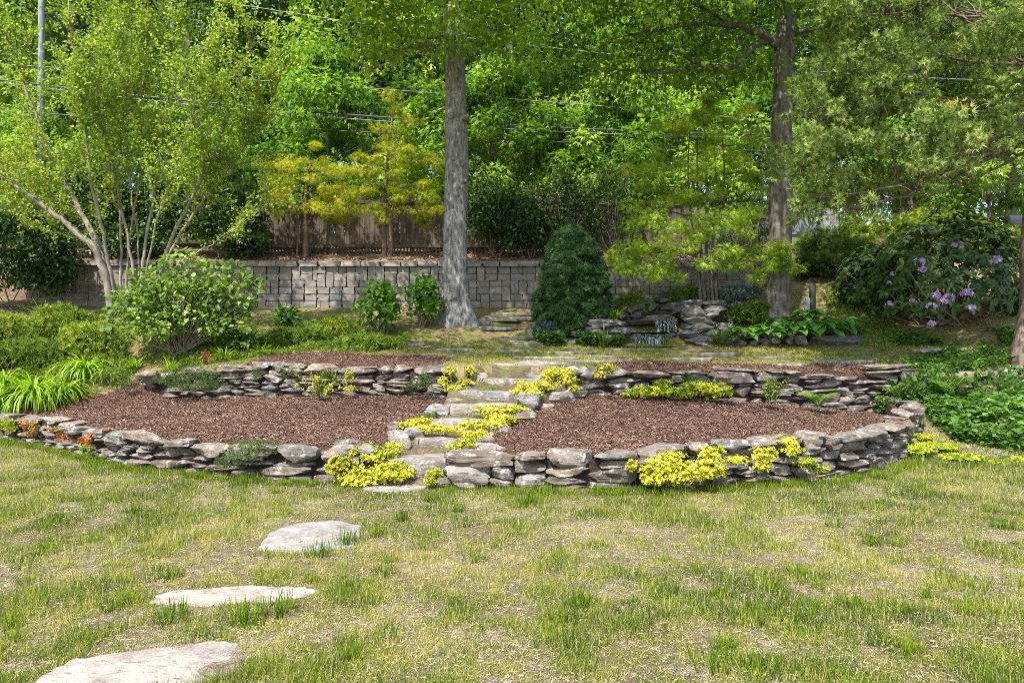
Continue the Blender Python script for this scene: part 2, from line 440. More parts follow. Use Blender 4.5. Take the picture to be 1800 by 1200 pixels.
_cp = [(430, 642, 11.9), (600, 641, 11.6), (760, 637, 11.3), (900, 634, 11.9), (1100, 641, 11.6), (1300, 652, 11.6), (1550, 655, 11.9), (1750, 652, 12.2),
       (430, 618, 13.3), (700, 606, 14), (900, 604, 14.3), (1150, 608, 14.3), (1400, 607, 14.2), (1600, 601, 14), (1790, 594, 13.2),
       (800, 558, 15.8), (620, 572, 15.2), (450, 588, 14.4), (300, 615, 13), (100, 602, 13.5), (0, 560, 15), (200, 547, 15.5), (-200, 560, 15), (-300, 640, 13),
       (200, 538, 17), (500, 541, 17), (800, 542, 17), (950, 543, 17), (1250, 528, 17), (1350, 520, 17),
       (1480, 500, 16.6), (1600, 562, 15), (1500, 470, 18), (1620, 430, 20), (1780, 430, 20), (1780, 520, 16), (1950, 560, 14), (2050, 470, 18),
       (0, 692, 11.8), (0, 660, 12.5), (140, 693, 12.0), (-250, 690, 12.4), (240, 672, 12.4)]
_cw = np.array([P(*c) for c in _cp])
def _k(r): return np.where(r > 1e-9, r * r * np.log(r + 1e-9), 0)
_n = len(_cw)
_A = np.zeros((_n + 3, _n + 3))
_A[:_n, :_n] = _k(np.hypot(_cw[:, None, 0] - _cw[None, :, 0], _cw[:, None, 1] - _cw[None, :, 1])) + np.eye(_n) * .15
_A[:_n, _n:] = np.c_[np.ones(_n), _cw[:, :2]]; _A[_n:, :_n] = _A[:_n, _n:].T
_w = np.linalg.solve(_A, np.r_[_cw[:, 2], 0, 0, 0])
def zB(x, y):
    x = np.asarray(x, float); y = np.asarray(y, float)
    o = _w[_n] + _w[_n + 1] * x + _w[_n + 2] * y
    for i in range(_n):
        o = o + _w[i] * _k(np.hypot(x - _cw[i, 0], y - _cw[i, 1]))
    return o
def zL(x, y):
    return .03 * (fbm2(x, y, .6, 3) - .5) + .02 * (fbm2(x, y, 3.5, 5) - .5) + .55 * sstep((x - 4.6) / 1.8) * sstep((y - 8.7) / 2.8)
def zC(x, y):                      # upper bank behind the block wall and the hill beyond
    return 3.6 + .24 * (np.minimum(y, 19.2) - 17.2) + .21 * np.clip(y - 19.2, 0, 12) + .10 * np.maximum(y - 31.2, 0) + .35 * sstep((x - 8) / 5)
def region(x, y):
    """0 lawn, 1 left bed, 2 right bed, 3 stair, 4 terrace and bank, 5 left upper bed, 6 right upper bed, 7 upper bank"""
    x = np.asarray(x, float); y = np.asarray(y, float)
    r = np.full(x.shape, 4)
    r[inpoly(x, y, MUL)] = 5; r[inpoly(x, y, MUR)] = 6
    r[inpoly(x, y, LAWN)] = 0
    r[inpoly(x, y, BL)] = 1; r[inpoly(x, y, BR)] = 2; r[inpoly(x, y, ST)] = 3
    near = ((r == 1) | (r == 2)) & (dpoly(x, y, FL) < .17) | (r == 2) & (dpoly(x, y, FR) < .17)
    r[near] = 0
    near = (r >= 4) & (np.abs(x) > .98) & (np.minimum(dpoly(x, y, UL), dpoly(x, y, UR)) < .17)
    r[near] = np.where(x[near] < 0, 1, np.where(x[near] < 6.45, 2, 0))
    wallside = (y > 17.15) & (x < 6.2)
    r[wallside] = 7
    r[(x >= 6.2) & (y > 19.0)] = 7
    return r
FALL = np.vstack([FL, FR])
def zG(x, y):
    x = np.asarray(x, float); y = np.asarray(y, float)
    r = region(x, y)
    z = np.zeros(x.shape)
    m = r == 0; z[m] = zL(x[m], y[m])
    m = (r == 1) | (r == 2)
    z[m] = .335 + .11 * np.minimum(dpoly(x[m], y[m], FALL), 4.2) + .06 * (fbm2(x[m], y[m], 2.2, 9) - .5)
    lb = np.array([(-6.75, 12.3), (-7.44, 11.95), (-8.3, 11.45)])          # the open left end of the bed runs up to the bank
    m = r == 1; t = sstep(1 - dpoly(x[m], y[m], lb) / .8); z[m] = z[m] * (1 - t) + t * (zB(x[m], y[m]) - .02)
    m = r == 3; z[m] = np.interp(y[m], [7.4, 7.7, 8.0, 8.3, 9.0, 9.6, 10.2, 10.9, 11.25], [.02, .10, .2, .33, .47, .60, .76, .98, 1.11])
    tt = sstep((y[m] - 10.95) / .3); z[m] = z[m] * (1 - tt) + tt * (zB(x[m], y[m]) - .02)
    m = (r == 4) | (r == 5) | (r == 6)
    z[m] = zB(x[m], y[m]) + .05 * (fbm2(x[m], y[m], 1.8, 12) - .5)
    m = r == 7
    b = zC(x[m], y[m])
    xm, ym = x[m], y[m]
    t = sstep((xm - 4.6) / 1.6) * (1 - sstep((ym - 19) / 3.0))          # right of the wall the hill runs straight up
    z[m] = b * (1 - t) + t * np.minimum(zB(xm, np.minimum(ym, 20.0)), b + 1.0) + .08 * (fbm2(xm, ym, .9, 15) - .5)
    return z
def zat(x, y): return float(zG(np.array([x]), np.array([y]))[0])
def G3(px, d, dz=0.0):              # a point on the ground under picture column px at depth d
    x = X(px, d); return np.array([x, d, zat(x, d) + dz])

# ------------------------------------------------------------------ ground materials
def ground_mat(name, stops, sc=(1.2, 9, 60), bd=.02, patch=None, rough=.95):
    m, nt, out = new_mat(name)
    v = posvec(nt, (1, 1, 1), False)
    a = noise(nt, v, sc[0], 4, .6); b = noise(nt, v, sc[1], 5, .7); c3 = noise(nt, v, sc[2], 3, .7)
    f = math_(nt, 'ADD', math_(nt, 'MULTIPLY', a, .3), math_(nt, 'ADD', math_(nt, 'MULTIPLY', b, .35), math_(nt, 'MULTIPLY', c3, .35)))
    c = ramp(nt, f, stops)
    if patch:
        pm = ramp(nt, noise(nt, v, patch[0], 5, .65), [(patch[1], (0, 0, 0)), (patch[1] + .12, (1, 1, 1))])
        c = mixc(nt, pm, c, patch[2])
    principled(nt, out, c, rough, .1, bump(nt, math_(nt, 'ADD', b, c3), 1.0, bd))
    return m
M['thatch'] = ground_mat('dry_thatch', [(.38, (.065, .05, .033)), (.5, (.28, .22, .145)), (.61, (.56, .465, .355))], (1.0, 18, 110), .03, (1.6, .5, (.21, .175, .085)))
M['mulch'] = ground_mat('red_mulch', [(.36, (.05, .028, .021)), (.5, (.15, .083, .062)), (.66, (.27, .165, .122))], (1.5, 28, 85), .035)
M['core'] = ground_mat('packed_earth', [(.36, (.02, .015, .011)), (.5, (.045, .034, .025)), (.65, (.09, .07, .05))], (1.5, 18, 80), .02)
M['soil'] = ground_mat('stair_soil', [(.36, (.05, .035, .025)), (.5, (.13, .095, .06)), (.65, (.26, .195, .13))], (1.5, 18, 80), .02, (3.2, .5, (.11, .15, .035)))
M['terrace'] = ground_mat('terrace_turf', [(.36, (.08, .06, .03)), (.5, (.22, .17, .08)), (.65, (.38, .30, .17))], (1.5, 14, 70), .02, (2.0, .52, (.13, .16, .03)))
M['leaf_litter'] = ground_mat('leaf_litter', [(.36, (.09, .055, .035)), (.5, (.24, .16, .11)), (.66, (.46, .35, .26))], (1.5, 18, 60), .03)
M['forest_floor'] = ground_mat('forest_floor', [(.36, (.04, .045, .015)), (.5, (.09, .09, .03)), (.66, (.2, .16, .08))], (1.0, 6, 40), .03)

# ------------------------------------------------------------------ ground sheets (one height field cut along the beds)
def axis_pts(a, b, s): return np.linspace(a, b, int(round((b - a) / s)) + 1)
gx = np.unique(np.round(np.r_[axis_pts(-60, -14, 2), axis_pts(-14, 12, .09), axis_pts(12, 60, 2)], 4))
gy = np.unique(np.round(np.r_[axis_pts(-30, 2, 2), axis_pts(2, 6.5, .15), axis_pts(6.5, 15, .07), axis_pts(15, 17.1, .15), [17.2], axis_pts(17.4, 22, .4), axis_pts(22, 90, 4)], 4))
GX, GY = np.meshgrid(gx, gy)
cx = np.clip(GX, -15, 16)
inner = (np.abs(GX) < 18)
Z = zG(np.where(GY < 17.15, cx, GX).ravel(), GY.ravel()).reshape(GX.shape)
nx, ny = len(gx), len(gy)
idx = np.arange(nx * ny).reshape(ny, nx)
quad = np.stack([idx[:-1, :-1], idx[:-1, 1:], idx[1:, 1:], idx[1:, :-1]], -1).reshape(-1, 4)
Vg = np.stack([GX, GY, Z], -1).reshape(-1, 3)
cen = Vg[quad].mean(1)
rg = region(cen[:, 0], cen[:, 1])
def sheet(name, mask, mat, **kw):
    q = quad[mask]; u, inv = np.unique(q, return_inverse=True)
    o = link(name, npmesh(name, Vg[u], inv.reshape(-1, 4), mat, smooth=True))
    return tag(o, kind='structure', **kw)
sheet('lawn', rg == 0, M['thatch'])
sheet('mulch_bed', rg == 1, M['mulch'])
sheet('mulch_bed', rg == 2, M['mulch'])
sheet('garden_path', rg == 3, M['soil'])
sheet('terrace', rg == 4, M['terrace'])
sheet('mulch_bed', rg == 5, M['mulch'])
sheet('mulch_bed', rg == 6, M['mulch'])
sheet('hillside', (rg == 7) & (cen[:, 1] < 22), M['leaf_litter'])
sheet('hillside', (rg == 7) & (cen[:, 1] >= 22), M['forest_floor'])

# stepping stones in the lawn are placed before the grass so the blades keep off them
FLAGS = []       # (x, y, rx, ry) ellipses kept free of grass
def flag_poly(cx_, cy_, rx, ry, n, seed, ang=0.0, jag=.12):
    r = np.random.default_rng(seed); a = np.sort((np.arange(n) + r.uniform(-.3, .3, n)) / n * 2 * np.pi)
    k = 1 + r.normal(size=n) * jag
    e = 2.6
    c, s = np.cos(a), np.sin(a)
    rr = (np.abs(c) ** e + np.abs(s) ** e) ** (-1 / e) * k
    x, y = rx * rr * c, ry * rr * s
    return np.c_[cx_ + x * math.cos(ang) - y * math.sin(ang), cy_ + x * math.sin(ang) + y * math.cos(ang)]
def slab_mesh(name, poly, th, mat, rough=.012, seed=0, origin=None, ztop=None, rings=(1.0, .96, .8, .55, .28), tilt=(0, 0)):
    """An irregular flat stone: bevelled rim, slightly uneven top with ledges; local origin at its base centre."""
    c = poly.mean(0); m = 4
    pts = np.vstack([np.linspace(poly[i], poly[(i + 1) % len(poly)], m, endpoint=False) for i in range(len(poly))])
    r = np.random.default_rng(seed)
    pts = pts + r.normal(size=pts.shape) * rough * .8
    n = len(pts); V = []; rel = pts - c
    V.append(np.c_[rel * .97, np.full(n, 0.0)])
    V.append(np.c_[rel * 1.01, np.full(n, th * .55)])
    for q in rings:
        z = np.full(n, th * (.86 if q == 1.0 else 1.0))
        xy = rel * q
        h = fbm2(xy[:, 0] + seed, xy[:, 1], 5, seed, 3) - .5
        led = np.floor((fbm2(xy[:, 0] + seed * 3, xy[:, 1], 2.2, seed + 5, 2)) * 5) / 5 - .5
        z = z + (h * 1.6 + led * 1.5) * rough + xy[:, 0] * tilt[0] + xy[:, 1] * tilt[1]
        V.append(np.c_[xy, z])
    k = len(V); V = np.vstack(V + [[[0, 0, th]]])
    F = []
    for i in range(k - 1):
        for j in range(n):
            a, b = i * n + j, i * n + (j + 1) % n
            F += [(a, b, b + n), (a, b + n, a + n)]
    F += [((k - 1) * n + j, (k - 1) * n + (j + 1) % n, len(V) - 1) for j in range(n)]
    return npmesh(name, V, F, mat, None, True, R(32)), c

# ------------------------------------------------------------------ lawn grass, straw and terrace turf
def blades(acc, x, y, z, h, w, lean, tint, two=True):
    n = len(x)
    az = rng.uniform(0, 2 * np.pi, n); l = np.abs(rng.normal(size=n)) * lean
    ax = np.c_[np.cos(az) * l, np.sin(az) * l, np.ones(n)]
    up = np.c_[np.cos(az), np.sin(az), np.zeros(n)] + rdir(n) * .35
    sc = np.c_[w, h, h]
    acc.place(T_BLADE2 if two else T_BLADE1, np.c_[x, y, z - .004], ax, up, sc, tint)

lawn_flags = [  # px centre, py centre, half width px, half height px, seed, label
    (550, 943, 84, 29, 3, 'broad whitish stepping stone with a pocked top, nearest the low walls'),
    (402, 1047, 138, 17, 5, 'long narrow pinkish stepping stone, the middle one of three in the lawn'),
    (255, 1178, 165, 42, 8, 'large pale stepping stone with grey stains, cut by the bottom edge'),
    (692, 857, 58, 9, 11, 'thin pale flat stone sunk in the grass at the foot of the garden steps')]
flag_objs = []
for px, py, hw, hh, sd_, lab in lawn_flags:
    d = CAM_H * 1200 / (py - 600)
    d0, d1 = CAM_H * 1200 / (py + hh - 600), CAM_H * 1200 / (py - hh - 600)
    FLAGS.append((X(px, d), (d0 + d1) / 2, hw / 1200 * d, (d1 - d0) / 2))
    flag_objs.append((X(px, d), (d0 + d1) / 2, hw / 1200 * d, (d1 - d0) / 2, sd_, lab))
FP = []
for fx, fy, rx, ry, sd_, lab in flag_objs:
    poly = flag_poly(fx, fy, rx, ry, 11 if sd_ != 5 else 13, sd_, rng.uniform(-.12, .12) + (.18 if sd_ == 8 else 0), .09)
    FP.append(poly)
    me, c = slab_mesh('stepping_stone', poly, .075, M['slab'], .011, sd_)
    o = link('stepping_stone', me, None, (c[0], c[1], zat(c[0], c[1]) - .066))
    tag(o, lab, 'stepping stone', 'stepping stones in the lawn')

def lawn_field(n, d0, d1, cover=False):
    # denser near the camera
    u = rng.uniform(0, 1, n); y = d0 * (d1 / d0) ** u
    x = rng.uniform(-.82, .82, n) * y
    m = np.ones(n, bool)
    for p in FP: m &= ~inpoly(x, y, p)
    m &= region(x, y) == 0
    return x[m], y[m]
acc = Acc()
x, y = lawn_field(880000, 2.7, 12.5)
big = fbm2(x, y, .45, 21, 3); mid = fbm2(x, y, 3.0, 22, 3); sm = fbm2(x, y, 9.0, 23, 2)
edge = np.exp(-dpoly(x, y, FALL) / .45)                          # lusher along the foot of the walls
lush = sstep((x - 3.5) / 3) * sstep((y - 6) / 2) * .4 + edge * .6 + .16 * sstep((y - 5.4) / 1.5)
left = .08 * sstep((-x - .5) / 2.0)
dens = (big - .5) * .5 + (mid - .5) * 1.8 + (sm - .5) * 1.9 + .66 + lush - left
keep = rng.uniform(0, 1, len(x)) < np.clip(dens, .05, 1)
x, y, sm, mid, lush, big = x[keep], y[keep], sm[keep], mid[keep], lush[keep], big[keep]
n = len(x); z = zL(x, y)
h = (.016 + .048 * rng.uniform(0, 1, n) ** 1.7) * (.8 + .7 * sstep((mid - .42) * 4)) * (1 + .7 * lush)
tint = .29 + .16 * rng.normal(size=n) - .14 * lush - .55 * (mid - .5) + .7 * (fbm2(x, y, .8, 33, 3) - .5) + .55 * (sm - .5)
dry = rng.uniform(0, 1, n) < .17
tint = np.where(dry, rng.uniform(.58, .95, n), tint)
w = rng.uniform(.0022, .0046, n) * (1 + .12 * (y - 4))
blades(acc, x, y, z, h, w, .85, np.clip(tint, 0, 1), False)
# flat straw lying on the soil
x, y = lawn_field(70000, 2.7, 10.5)
n = len(x)
az = rng.uniform(0, 2 * np.pi, n)
acc.place(T_BLADE1, np.c_[x, y, zL(x, y) + rng.uniform(.001, .012, n)], np.c_[np.cos(az), np.sin(az), rng.normal(size=n) * .22],
          np.c_[rng.normal(size=(n, 2)) * .4, np.ones(n)], np.c_[rng.uniform(.002, .0042, n) * (1 + .1 * y), rng.uniform(.015, .045, n), np.ones(n)],
          np.clip(rng.normal(.80, .15, n), .5, 1))
tag(acc.build('lawn_grass', M['grass']), 'patchy green and straw coloured grass of the front lawn', 'grass', None, 'stuff')

# longer weeds and tufts standing in the lawn
acc = Acc()
def tuft_at(acc, x0, y0, n, h, spread, t0, z0=None, w=.006):
    a = rng.uniform(0, 2 * np.pi, n); r = spread * np.sqrt(rng.uniform(0, 1, n))
    x = x0 + np.cos(a) * r; y = y0 + np.sin(a) * r
    z = zG(x, y) if z0 is None else np.full(n, z0)
    ax = np.c_[np.cos(a) * .5 * r / spread, np.sin(a) * .5 * r / spread, np.ones(n)] + rdir(n) * .25
    acc.place(T_BLADE2, np.c_[x, y, z], ax, np.c_[np.cos(a), np.sin(a), np.zeros(n)] + rdir(n) * .2,
              np.c_[rng.uniform(.6, 1.2, n) * w, h * rng.uniform(.5, 1.1, n), h * rng.uniform(.5, 1, n)], np.clip(t0 + .12 * rng.normal(size=n), 0, 1))
for _ in range(110):
    yy = 3.0 * (7.6 / 3.0) ** rng.uniform(); xx = rng.uniform(-.8, .8) * yy
    if region(np.array([xx]), np.array([yy]))[0] != 0: continue
    if any(inpoly(np.array([xx]), np.array([yy]), p)[0] for p in FP): continue
    tuft_at(acc, xx, yy, int(rng.integers(35, 90)), rng.uniform(.05, .11), rng.uniform(.06, .15), rng.uniform(.1, .36))
for px, py in [(930, 885), (760, 880), (990, 1090), (240, 900), (430, 1090), (610, 955), (560, 975), (300, 1090), (490, 1075)]:
    d = CAM_H * 1200 / (py - 600)
    tuft_at(acc, X(px, d), d, 90, .13, .11, .16)
for s_ in np.linspace(0, 1, 150):                               # fringe of grass at the wall feet
    for pts in (FL[2:], FR[:9]):
        L = np.r_[0, np.cumsum(np.hypot(*np.diff(pts, axis=0).T))]
        q = rng.uniform(0, L[-1]); xx, yy = np.interp(q, L, pts[:, 0]), np.interp(q, L, pts[:, 1])
        tuft_at(acc, xx + rng.normal() * .03 + (.1 if xx > 4.5 else 0), yy - rng.uniform(.12, .26), 26, rng.uniform(.06, .13), .09, rng.uniform(.1, .4))
tag(acc.build('grass_tufts', M['grass']), 'longer dark green grass tufts and weeds standing in the lawn and along the wall feet', 'grass', None, 'stuff')

acc = Acc()
n = 230000
y = rng.uniform(11, 17, n); x = rng.uniform(-9.5, 10.5, n)
m = (region(x, y) == 4) & ((y < 15.9 + .25 * rng.normal(size=n)) | ((x > 5) & (y < 17)) | (x < -1.5) & (rng.uniform(0, 1, n) < .6))
x, y = x[m], y[m]
dens = .42 + (fbm2(x, y, .8, 41, 3) - .5) * 2.2 + (fbm2(x, y, 4, 42, 2) - .5) * 1.2 - .45 * sstep((y - 14.6) / .8) * (x < 3) + .4 * sstep((-x - 2.5) / 1.5) + .15 * sstep((x - 6) / 2)
k = rng.uniform(0, 1, len(x)) < np.clip(dens, .04, 1)
x, y = x[k], y[k]; n = len(x); z = zG(x, y)
t = .33 + .17 * rng.normal(size=n) + .7 * (fbm2(x, y, .7, 44, 2) - .5)
blades(acc, x, y, z, rng.uniform(.025, .075, n), rng.uniform(.007, .012, n), .7, np.clip(t, 0, 1), False)
n = 9000
y = rng.uniform(7.7, 11.6, n); x = rng.uniform(-1.8, 1.2, n); m = (region(x, y) == 3) & (fbm2(x, y, 2.5, 46, 2) > .47); x, y = x[m], y[m]; n = len(x)
blades(acc, x, y, zG(x, y), rng.uniform(.02, .06, n), rng.uniform(.005, .009, n), .7, np.clip(rng.normal(.35, .2, n), 0, 1), True)
tag(acc.build('terrace_grass', M['grass']), 'thin dappled turf on the upper terrace and the grassy steps', 'grass', None, 'stuff')

# bark chips lying on the four mulch beds
def chips(px_poly, n, lab):
    lo, hi = px_poly.min(0), px_poly.max(0)
    x = rng.uniform(lo[0], hi[0], n); y = rng.uniform(lo[1], hi[1], n)
    m = inpoly(x, y, px_poly); x, y = x[m], y[m]; k = len(x)
    acc = Acc(); az = rng.uniform(0, 2 * np.pi, k)
    tpl = (np.array([[-.5, -.5, 0], [.5, -.45, .1], [.42, .5, 0], [-.38, .55, .12]]), np.array([[0, 1, 2], [0, 2, 3]]))
    acc.place(tpl, np.c_[x, y, zG(x, y) + rng.uniform(.001, .022, k)], np.c_[np.cos(az), np.sin(az), rng.normal(size=k) * .32],
              np.c_[rng.normal(size=(k, 2)) * .45, np.ones(k)], np.c_[rng.uniform(.005, .015, k), rng.uniform(.010, .048, k), rng.uniform(.01, .03, k)],
              np.clip(rng.beta(2, 2.6, k) + .35 * (fbm2(x, y, .9, 61, 2) - .5) + (rng.uniform(0, 1, k) < .02) * .5, 0, 1))
    tag(acc.build('bark_chips', M['chips']), lab, 'mulch', None, 'stuff')
chips(BL, 78000, 'reddish brown bark chips of the left bed between the two low walls')
chips(BR, 78000, 'reddish brown bark chips of the right bed between the two low walls')
chips(MUL, 9000, 'reddish brown bark chips of the narrow left bed on top of the upper wall')
chips(MUR, 11000, 'reddish brown bark chips of the narrow right bed on top of the upper wall')
# ------------------------------------------------------------------ rocks (unit blocks -0.5..0.5, shared mesh data)
def rock_mesh(seed, mat, k=5, roundness=.42, cuts=9, wedge=0):
    r = np.random.default_rng(seed)
    t = np.linspace(-1, 1, k + 1); V = {}; F = []
    def vid(p):
        q = tuple(np.round(p, 5)); 
        if q not in V: V[q] = len(V)
        return V[q]
    for axis in range(3):
        for sgn in (-1, 1):
            for i in range(k):
                for j in range(k):
                    c = []
                    for (u, v) in ((t[i], t[j]), (t[i + 1], t[j]), (t[i + 1], t[j + 1]), (t[i], t[j + 1])):
                        p = np.zeros(3); p[axis] = sgn; p[(axis + 1) % 3] = u; p[(axis + 2) % 3] = v; c.append(vid(p))
                    if sgn < 0: c = c[::-1]
                    F.append(c)
    Vv = np.array(list(V.keys()), float)
    s = unit(Vv) * 1.18
    Vv = Vv * (1 - roundness) + s * roundness
    for _ in range(cuts):
        nrm = r.normal(size=3); nrm[2] *= .55; nrm /= np.linalg.norm(nrm)
        o = r.uniform(.80, 1.05)
        dd = np.maximum(0, Vv @ nrm - o); Vv = Vv - dd[:, None] * nrm
    for _ in range(wedge):                                  # sloping split ends
        sx, sz = r.choice([-1, 1]), r.choice([-1, 1]); nrm = np.array([sx * r.uniform(.5, 1), r.normal() * .3, sz * r.uniform(.25, .8)]); nrm /= np.linalg.norm(nrm)
        dd = np.maximum(0, Vv @ nrm - r.uniform(.72, .98)); Vv = Vv - dd[:, None] * nrm
    Vv[:, 0] *= 1 + .10 * (vnoise(Vv * 1.5 + seed, seed) - .5)
    d = (vnoise(Vv * 1.8 + seed * 3.1, seed) - .5) * .30 + (vnoise(Vv * 4.5 + seed, seed + 1) - .5) * .16
    lay = np.floor((Vv[:, 2] + .12 * vnoise(Vv * 1.7, seed + 2)) * 3.2)
    off = np.array([_h(np.int64(l), np.int64(seed), np.int64(3), 5) for l in lay]) - .5
    Vv = Vv + unit(Vv * np.array([1, 1, .25])) * (d + off * .13)[:, None] * np.array([1, 1, .8])
    Vv -= (Vv.max(0) + Vv.min(0)) / 2; Vv /= (Vv.max(0) - Vv.min(0))
    return npmesh('stone', Vv, np.array(F), mat, None, True, R(24))
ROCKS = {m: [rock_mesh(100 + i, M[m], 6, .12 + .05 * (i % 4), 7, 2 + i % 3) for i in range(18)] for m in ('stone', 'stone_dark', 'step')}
BOULD = {m: [rock_mesh(300 + i, M[m], 7, .36 + .06 * (i % 3), 16, 2) for i in range(8)] for m in ('stone', 'stone_dark', 'step')}

class Path:
    def __init__(s, pts):
        s.p = np.asarray(pts, float); s.c = np.r_[0, np.cumsum(np.hypot(*np.diff(s.p, axis=0).T))]; s.L = s.c[-1]
    def at(s, q):
        x = np.interp(q, s.c, s.p[:, 0]); y = np.interp(q, s.c, s.p[:, 1]); e = .12
        tx = np.interp(q + e, s.c, s.p[:, 0]) - np.interp(q - e, s.c, s.p[:, 0]); ty = np.interp(q + e, s.c, s.p[:, 1]) - np.interp(q - e, s.c, s.p[:, 1])
        l = math.hypot(tx, ty); return x, y, math.atan2(ty / l, tx / l)
    def param(s, x):                      # parameter where the path passes x
        return float(np.interp(x, s.p[:, 0], s.c)) if s.p[-1, 0] > s.p[0, 0] else float(np.interp(-x, -s.p[:, 0], s.c))

def pack(L, top, seed, wr=(.2, .62), ts=(.04, .06, .08, .11), capw=(.4, 1.0), capt=(.06, .14)):
    """Dry-stone stacking: fill the lowest gap first, level neighbours, finish with long cap stones."""
    r = random.Random(seed); segs = [[0, L, 0.0]]; out = []
    while True:
        segs.sort(key=lambda a: a[0])
        i = 1
        while i < len(segs):
            if abs(segs[i][2] - segs[i - 1][2]) < .022:
                segs[i - 1] = [segs[i - 1][0], segs[i][1], (segs[i][2] + segs[i - 1][2]) / 2 if abs(segs[i][2] - segs[i - 1][2]) > 0 else segs[i][2]]; segs.pop(i)
            else: i += 1
        cand = [a for a in segs if a[2] < top((a[0] + a[1]) / 2) - .035]
        if not cand: return out
        a = min(cand, key=lambda a: a[2] - .5 * 0)
        k = segs.index(a); w = a[1] - a[0]
        tp = top((a[0] + a[1]) / 2)
        nb = min([segs[j][2] for j in (k - 1, k + 1) if 0 <= j < len(segs)] + [9])
        if w < wr[0] and nb < 9:
            if w > .05 and nb - a[2] > .02: out.append((a[0], a[1], a[2], min(nb, tp + .04), False))
            a[2] = nb; continue
        rem = tp - a[2]
        cap = rem < capt[1] * 1.25
        t = rem + r.uniform(-.012, .03) if cap else r.choice([q for q in ts if q < rem] or [rem])
        if not cap and rem - t < .05: t = rem; cap = True
        lo, hi = capw if cap else wr
        ww = r.uniform(lo, hi) if r.random() > .25 else r.uniform(lo, (lo + hi) / 2)
        if not cap and t > .1: ww = max(ww, .2)
        if w - ww < wr[0]: ww = w if w < hi * 1.25 else w / 2
        s0 = a[0] if r.random() < .5 else a[1] - ww
        out.append((s0, s0 + ww, a[2], a[2] + t, cap))
        segs.pop(k)
        if s0 > a[0] + 1e-6: segs.append([a[0], s0, a[2]])
        segs.append([s0, s0 + ww, a[2] + t])
        if s0 + ww < a[1] - 1e-6: segs.append([s0 + ww, a[1], a[2]])

def stone_wall(name, pts, zbase, ztop, seed, mat, label, q0=0, q1=None, depth=.30, inward=1.0, **kw):
    pa = Path(pts); q1 = q1 or pa.L
    x0, y0, _ = pa.at((q0 + q1) / 2)
    root = empty(name, (x0, y0, zat(x0, y0 - .3)), label, 'stone wall', 'low dry-stone walls round the beds')
    r = random.Random(seed + 5)
    top = lambda s: ztop(*pa.at(q0 + s)[:2]) - zbase(*pa.at(q0 + s)[:2])
    st = pack(q1 - q0, top, seed, **kw)
    for (a, b, z0, z1, cap) in st:
        x, y, th = pa.at(q0 + (a + b) / 2); zb = zbase(x, y)
        dep = depth * r.uniform(.8, 1.1) * (1.2 if cap else 1)
        nx_, ny_ = -math.sin(th) * inward, math.cos(th) * inward           # into the bank
        ins = dep / 2 - .045 + r.uniform(-.03, .05) + (z0 * .08) - (.06 if cap else 0)
        me = r.choice(ROCKS[mat])
        o = link('stone', me, root, (x + nx_ * ins - x0, y + ny_ * ins - y0, zb + (z0 + z1) / 2 - root.location.z),
                 (r.uniform(-.09, .09), r.uniform(-.07, .07), th + r.uniform(-.07, .07) + (math.pi if r.random() < .5 else 0)),
                 ((b - a) * r.uniform(1.0, 1.07), dep, (z1 - z0) * r.uniform(.98, 1.12) + .006))
    # the packed earth behind and between the stones
    acc = Acc(); n = int((q1 - q0) / .15) + 2; V = []
    for i in range(n):
        s = (q1 - q0) * i / (n - 1); x, y, th = pa.at(q0 + s); nx_, ny_ = -math.sin(th) * inward, math.cos(th) * inward
        b, t = zbase(x, y), max(ztop(x, y) - .09, zbase(x, y) + .05)
        V += [(x + nx_ * .07, y + ny_ * .07, b - .1), (x + nx_ * .10, y + ny_ * .10, t), (x + nx_ * .30, y + ny_ * .30, t), (x + nx_ * .30, y + ny_ * .30, b - .1)]
    F = []
    for i in range(n - 1):
        for j in range(4):
            p, q = i * 4 + j, i * 4 + (j + 1) % 4; F += [(p, p + 4, q + 4), (p, q + 4, q)]
    F += [(0, 1, 2), (0, 2, 3), (4 * n - 4, 4 * n - 2, 4 * n - 3), (4 * n - 4, 4 * n - 1, 4 * n - 2)]
    acc.raw(V, F, .5); acc.build('earth_core', M['core'], root)
    return root

wob = lambda x, y, s: .05 * (fbm2(np.array([x]), np.array([y]), 1.3, s, 2)[0] - .5) * 2
zl = lambda x, y: float(zL(np.array([x]), np.array([y]))[0])
stone_wall('stone_wall', FL, lambda x, y: zl(x, y) - .03, lambda x, y: .385 + wob(x, y, 51) + (.04 if x < -6.3 else 0), 11, 'stone',
           'low dry-stone wall of grey and brown stones holding up the front edge of the left mulch bed', q0=2.2)
stone_wall('stone_wall', FR, lambda x, y: zl(x, y) - .03, lambda x, y: .40 + wob(x, y, 52) + .10 * sstep((x - 1.0) / 1.2) + .10 * sstep((x - 4.6) / 1.2), 12, 'stone',
           'low curved dry-stone wall round the front and right end of the right mulch bed', wr=(.24, .66), ts=(.05, .07, .1, .14))
zmB = lambda off: (lambda x, y: (zat(x, y - .22) - .03))
stone_wall('stone_wall', UL[::-1], lambda x, y: zat(x + .02, y - .2) - .03, lambda x, y: float(zB(x, y + .2)) + .0 + wob(x, y, 53), 13, 'stone',
           'low dry-stone wall at the back of the left mulch bed, partly covered by green cushions')
stone_wall('stone_wall', UR, lambda x, y: zat(x - .02, y - .22) - .03, lambda x, y: float(zB(x, y + .2)) + .01 + wob(x, y, 54), 14, 'stone',
           'low dry-stone wall at the back of the right mulch bed running on behind the ivy', q0=.1, q1=Path(UR).param(11.0), wr=(.24, .66), ts=(.05, .08, .11, .14))

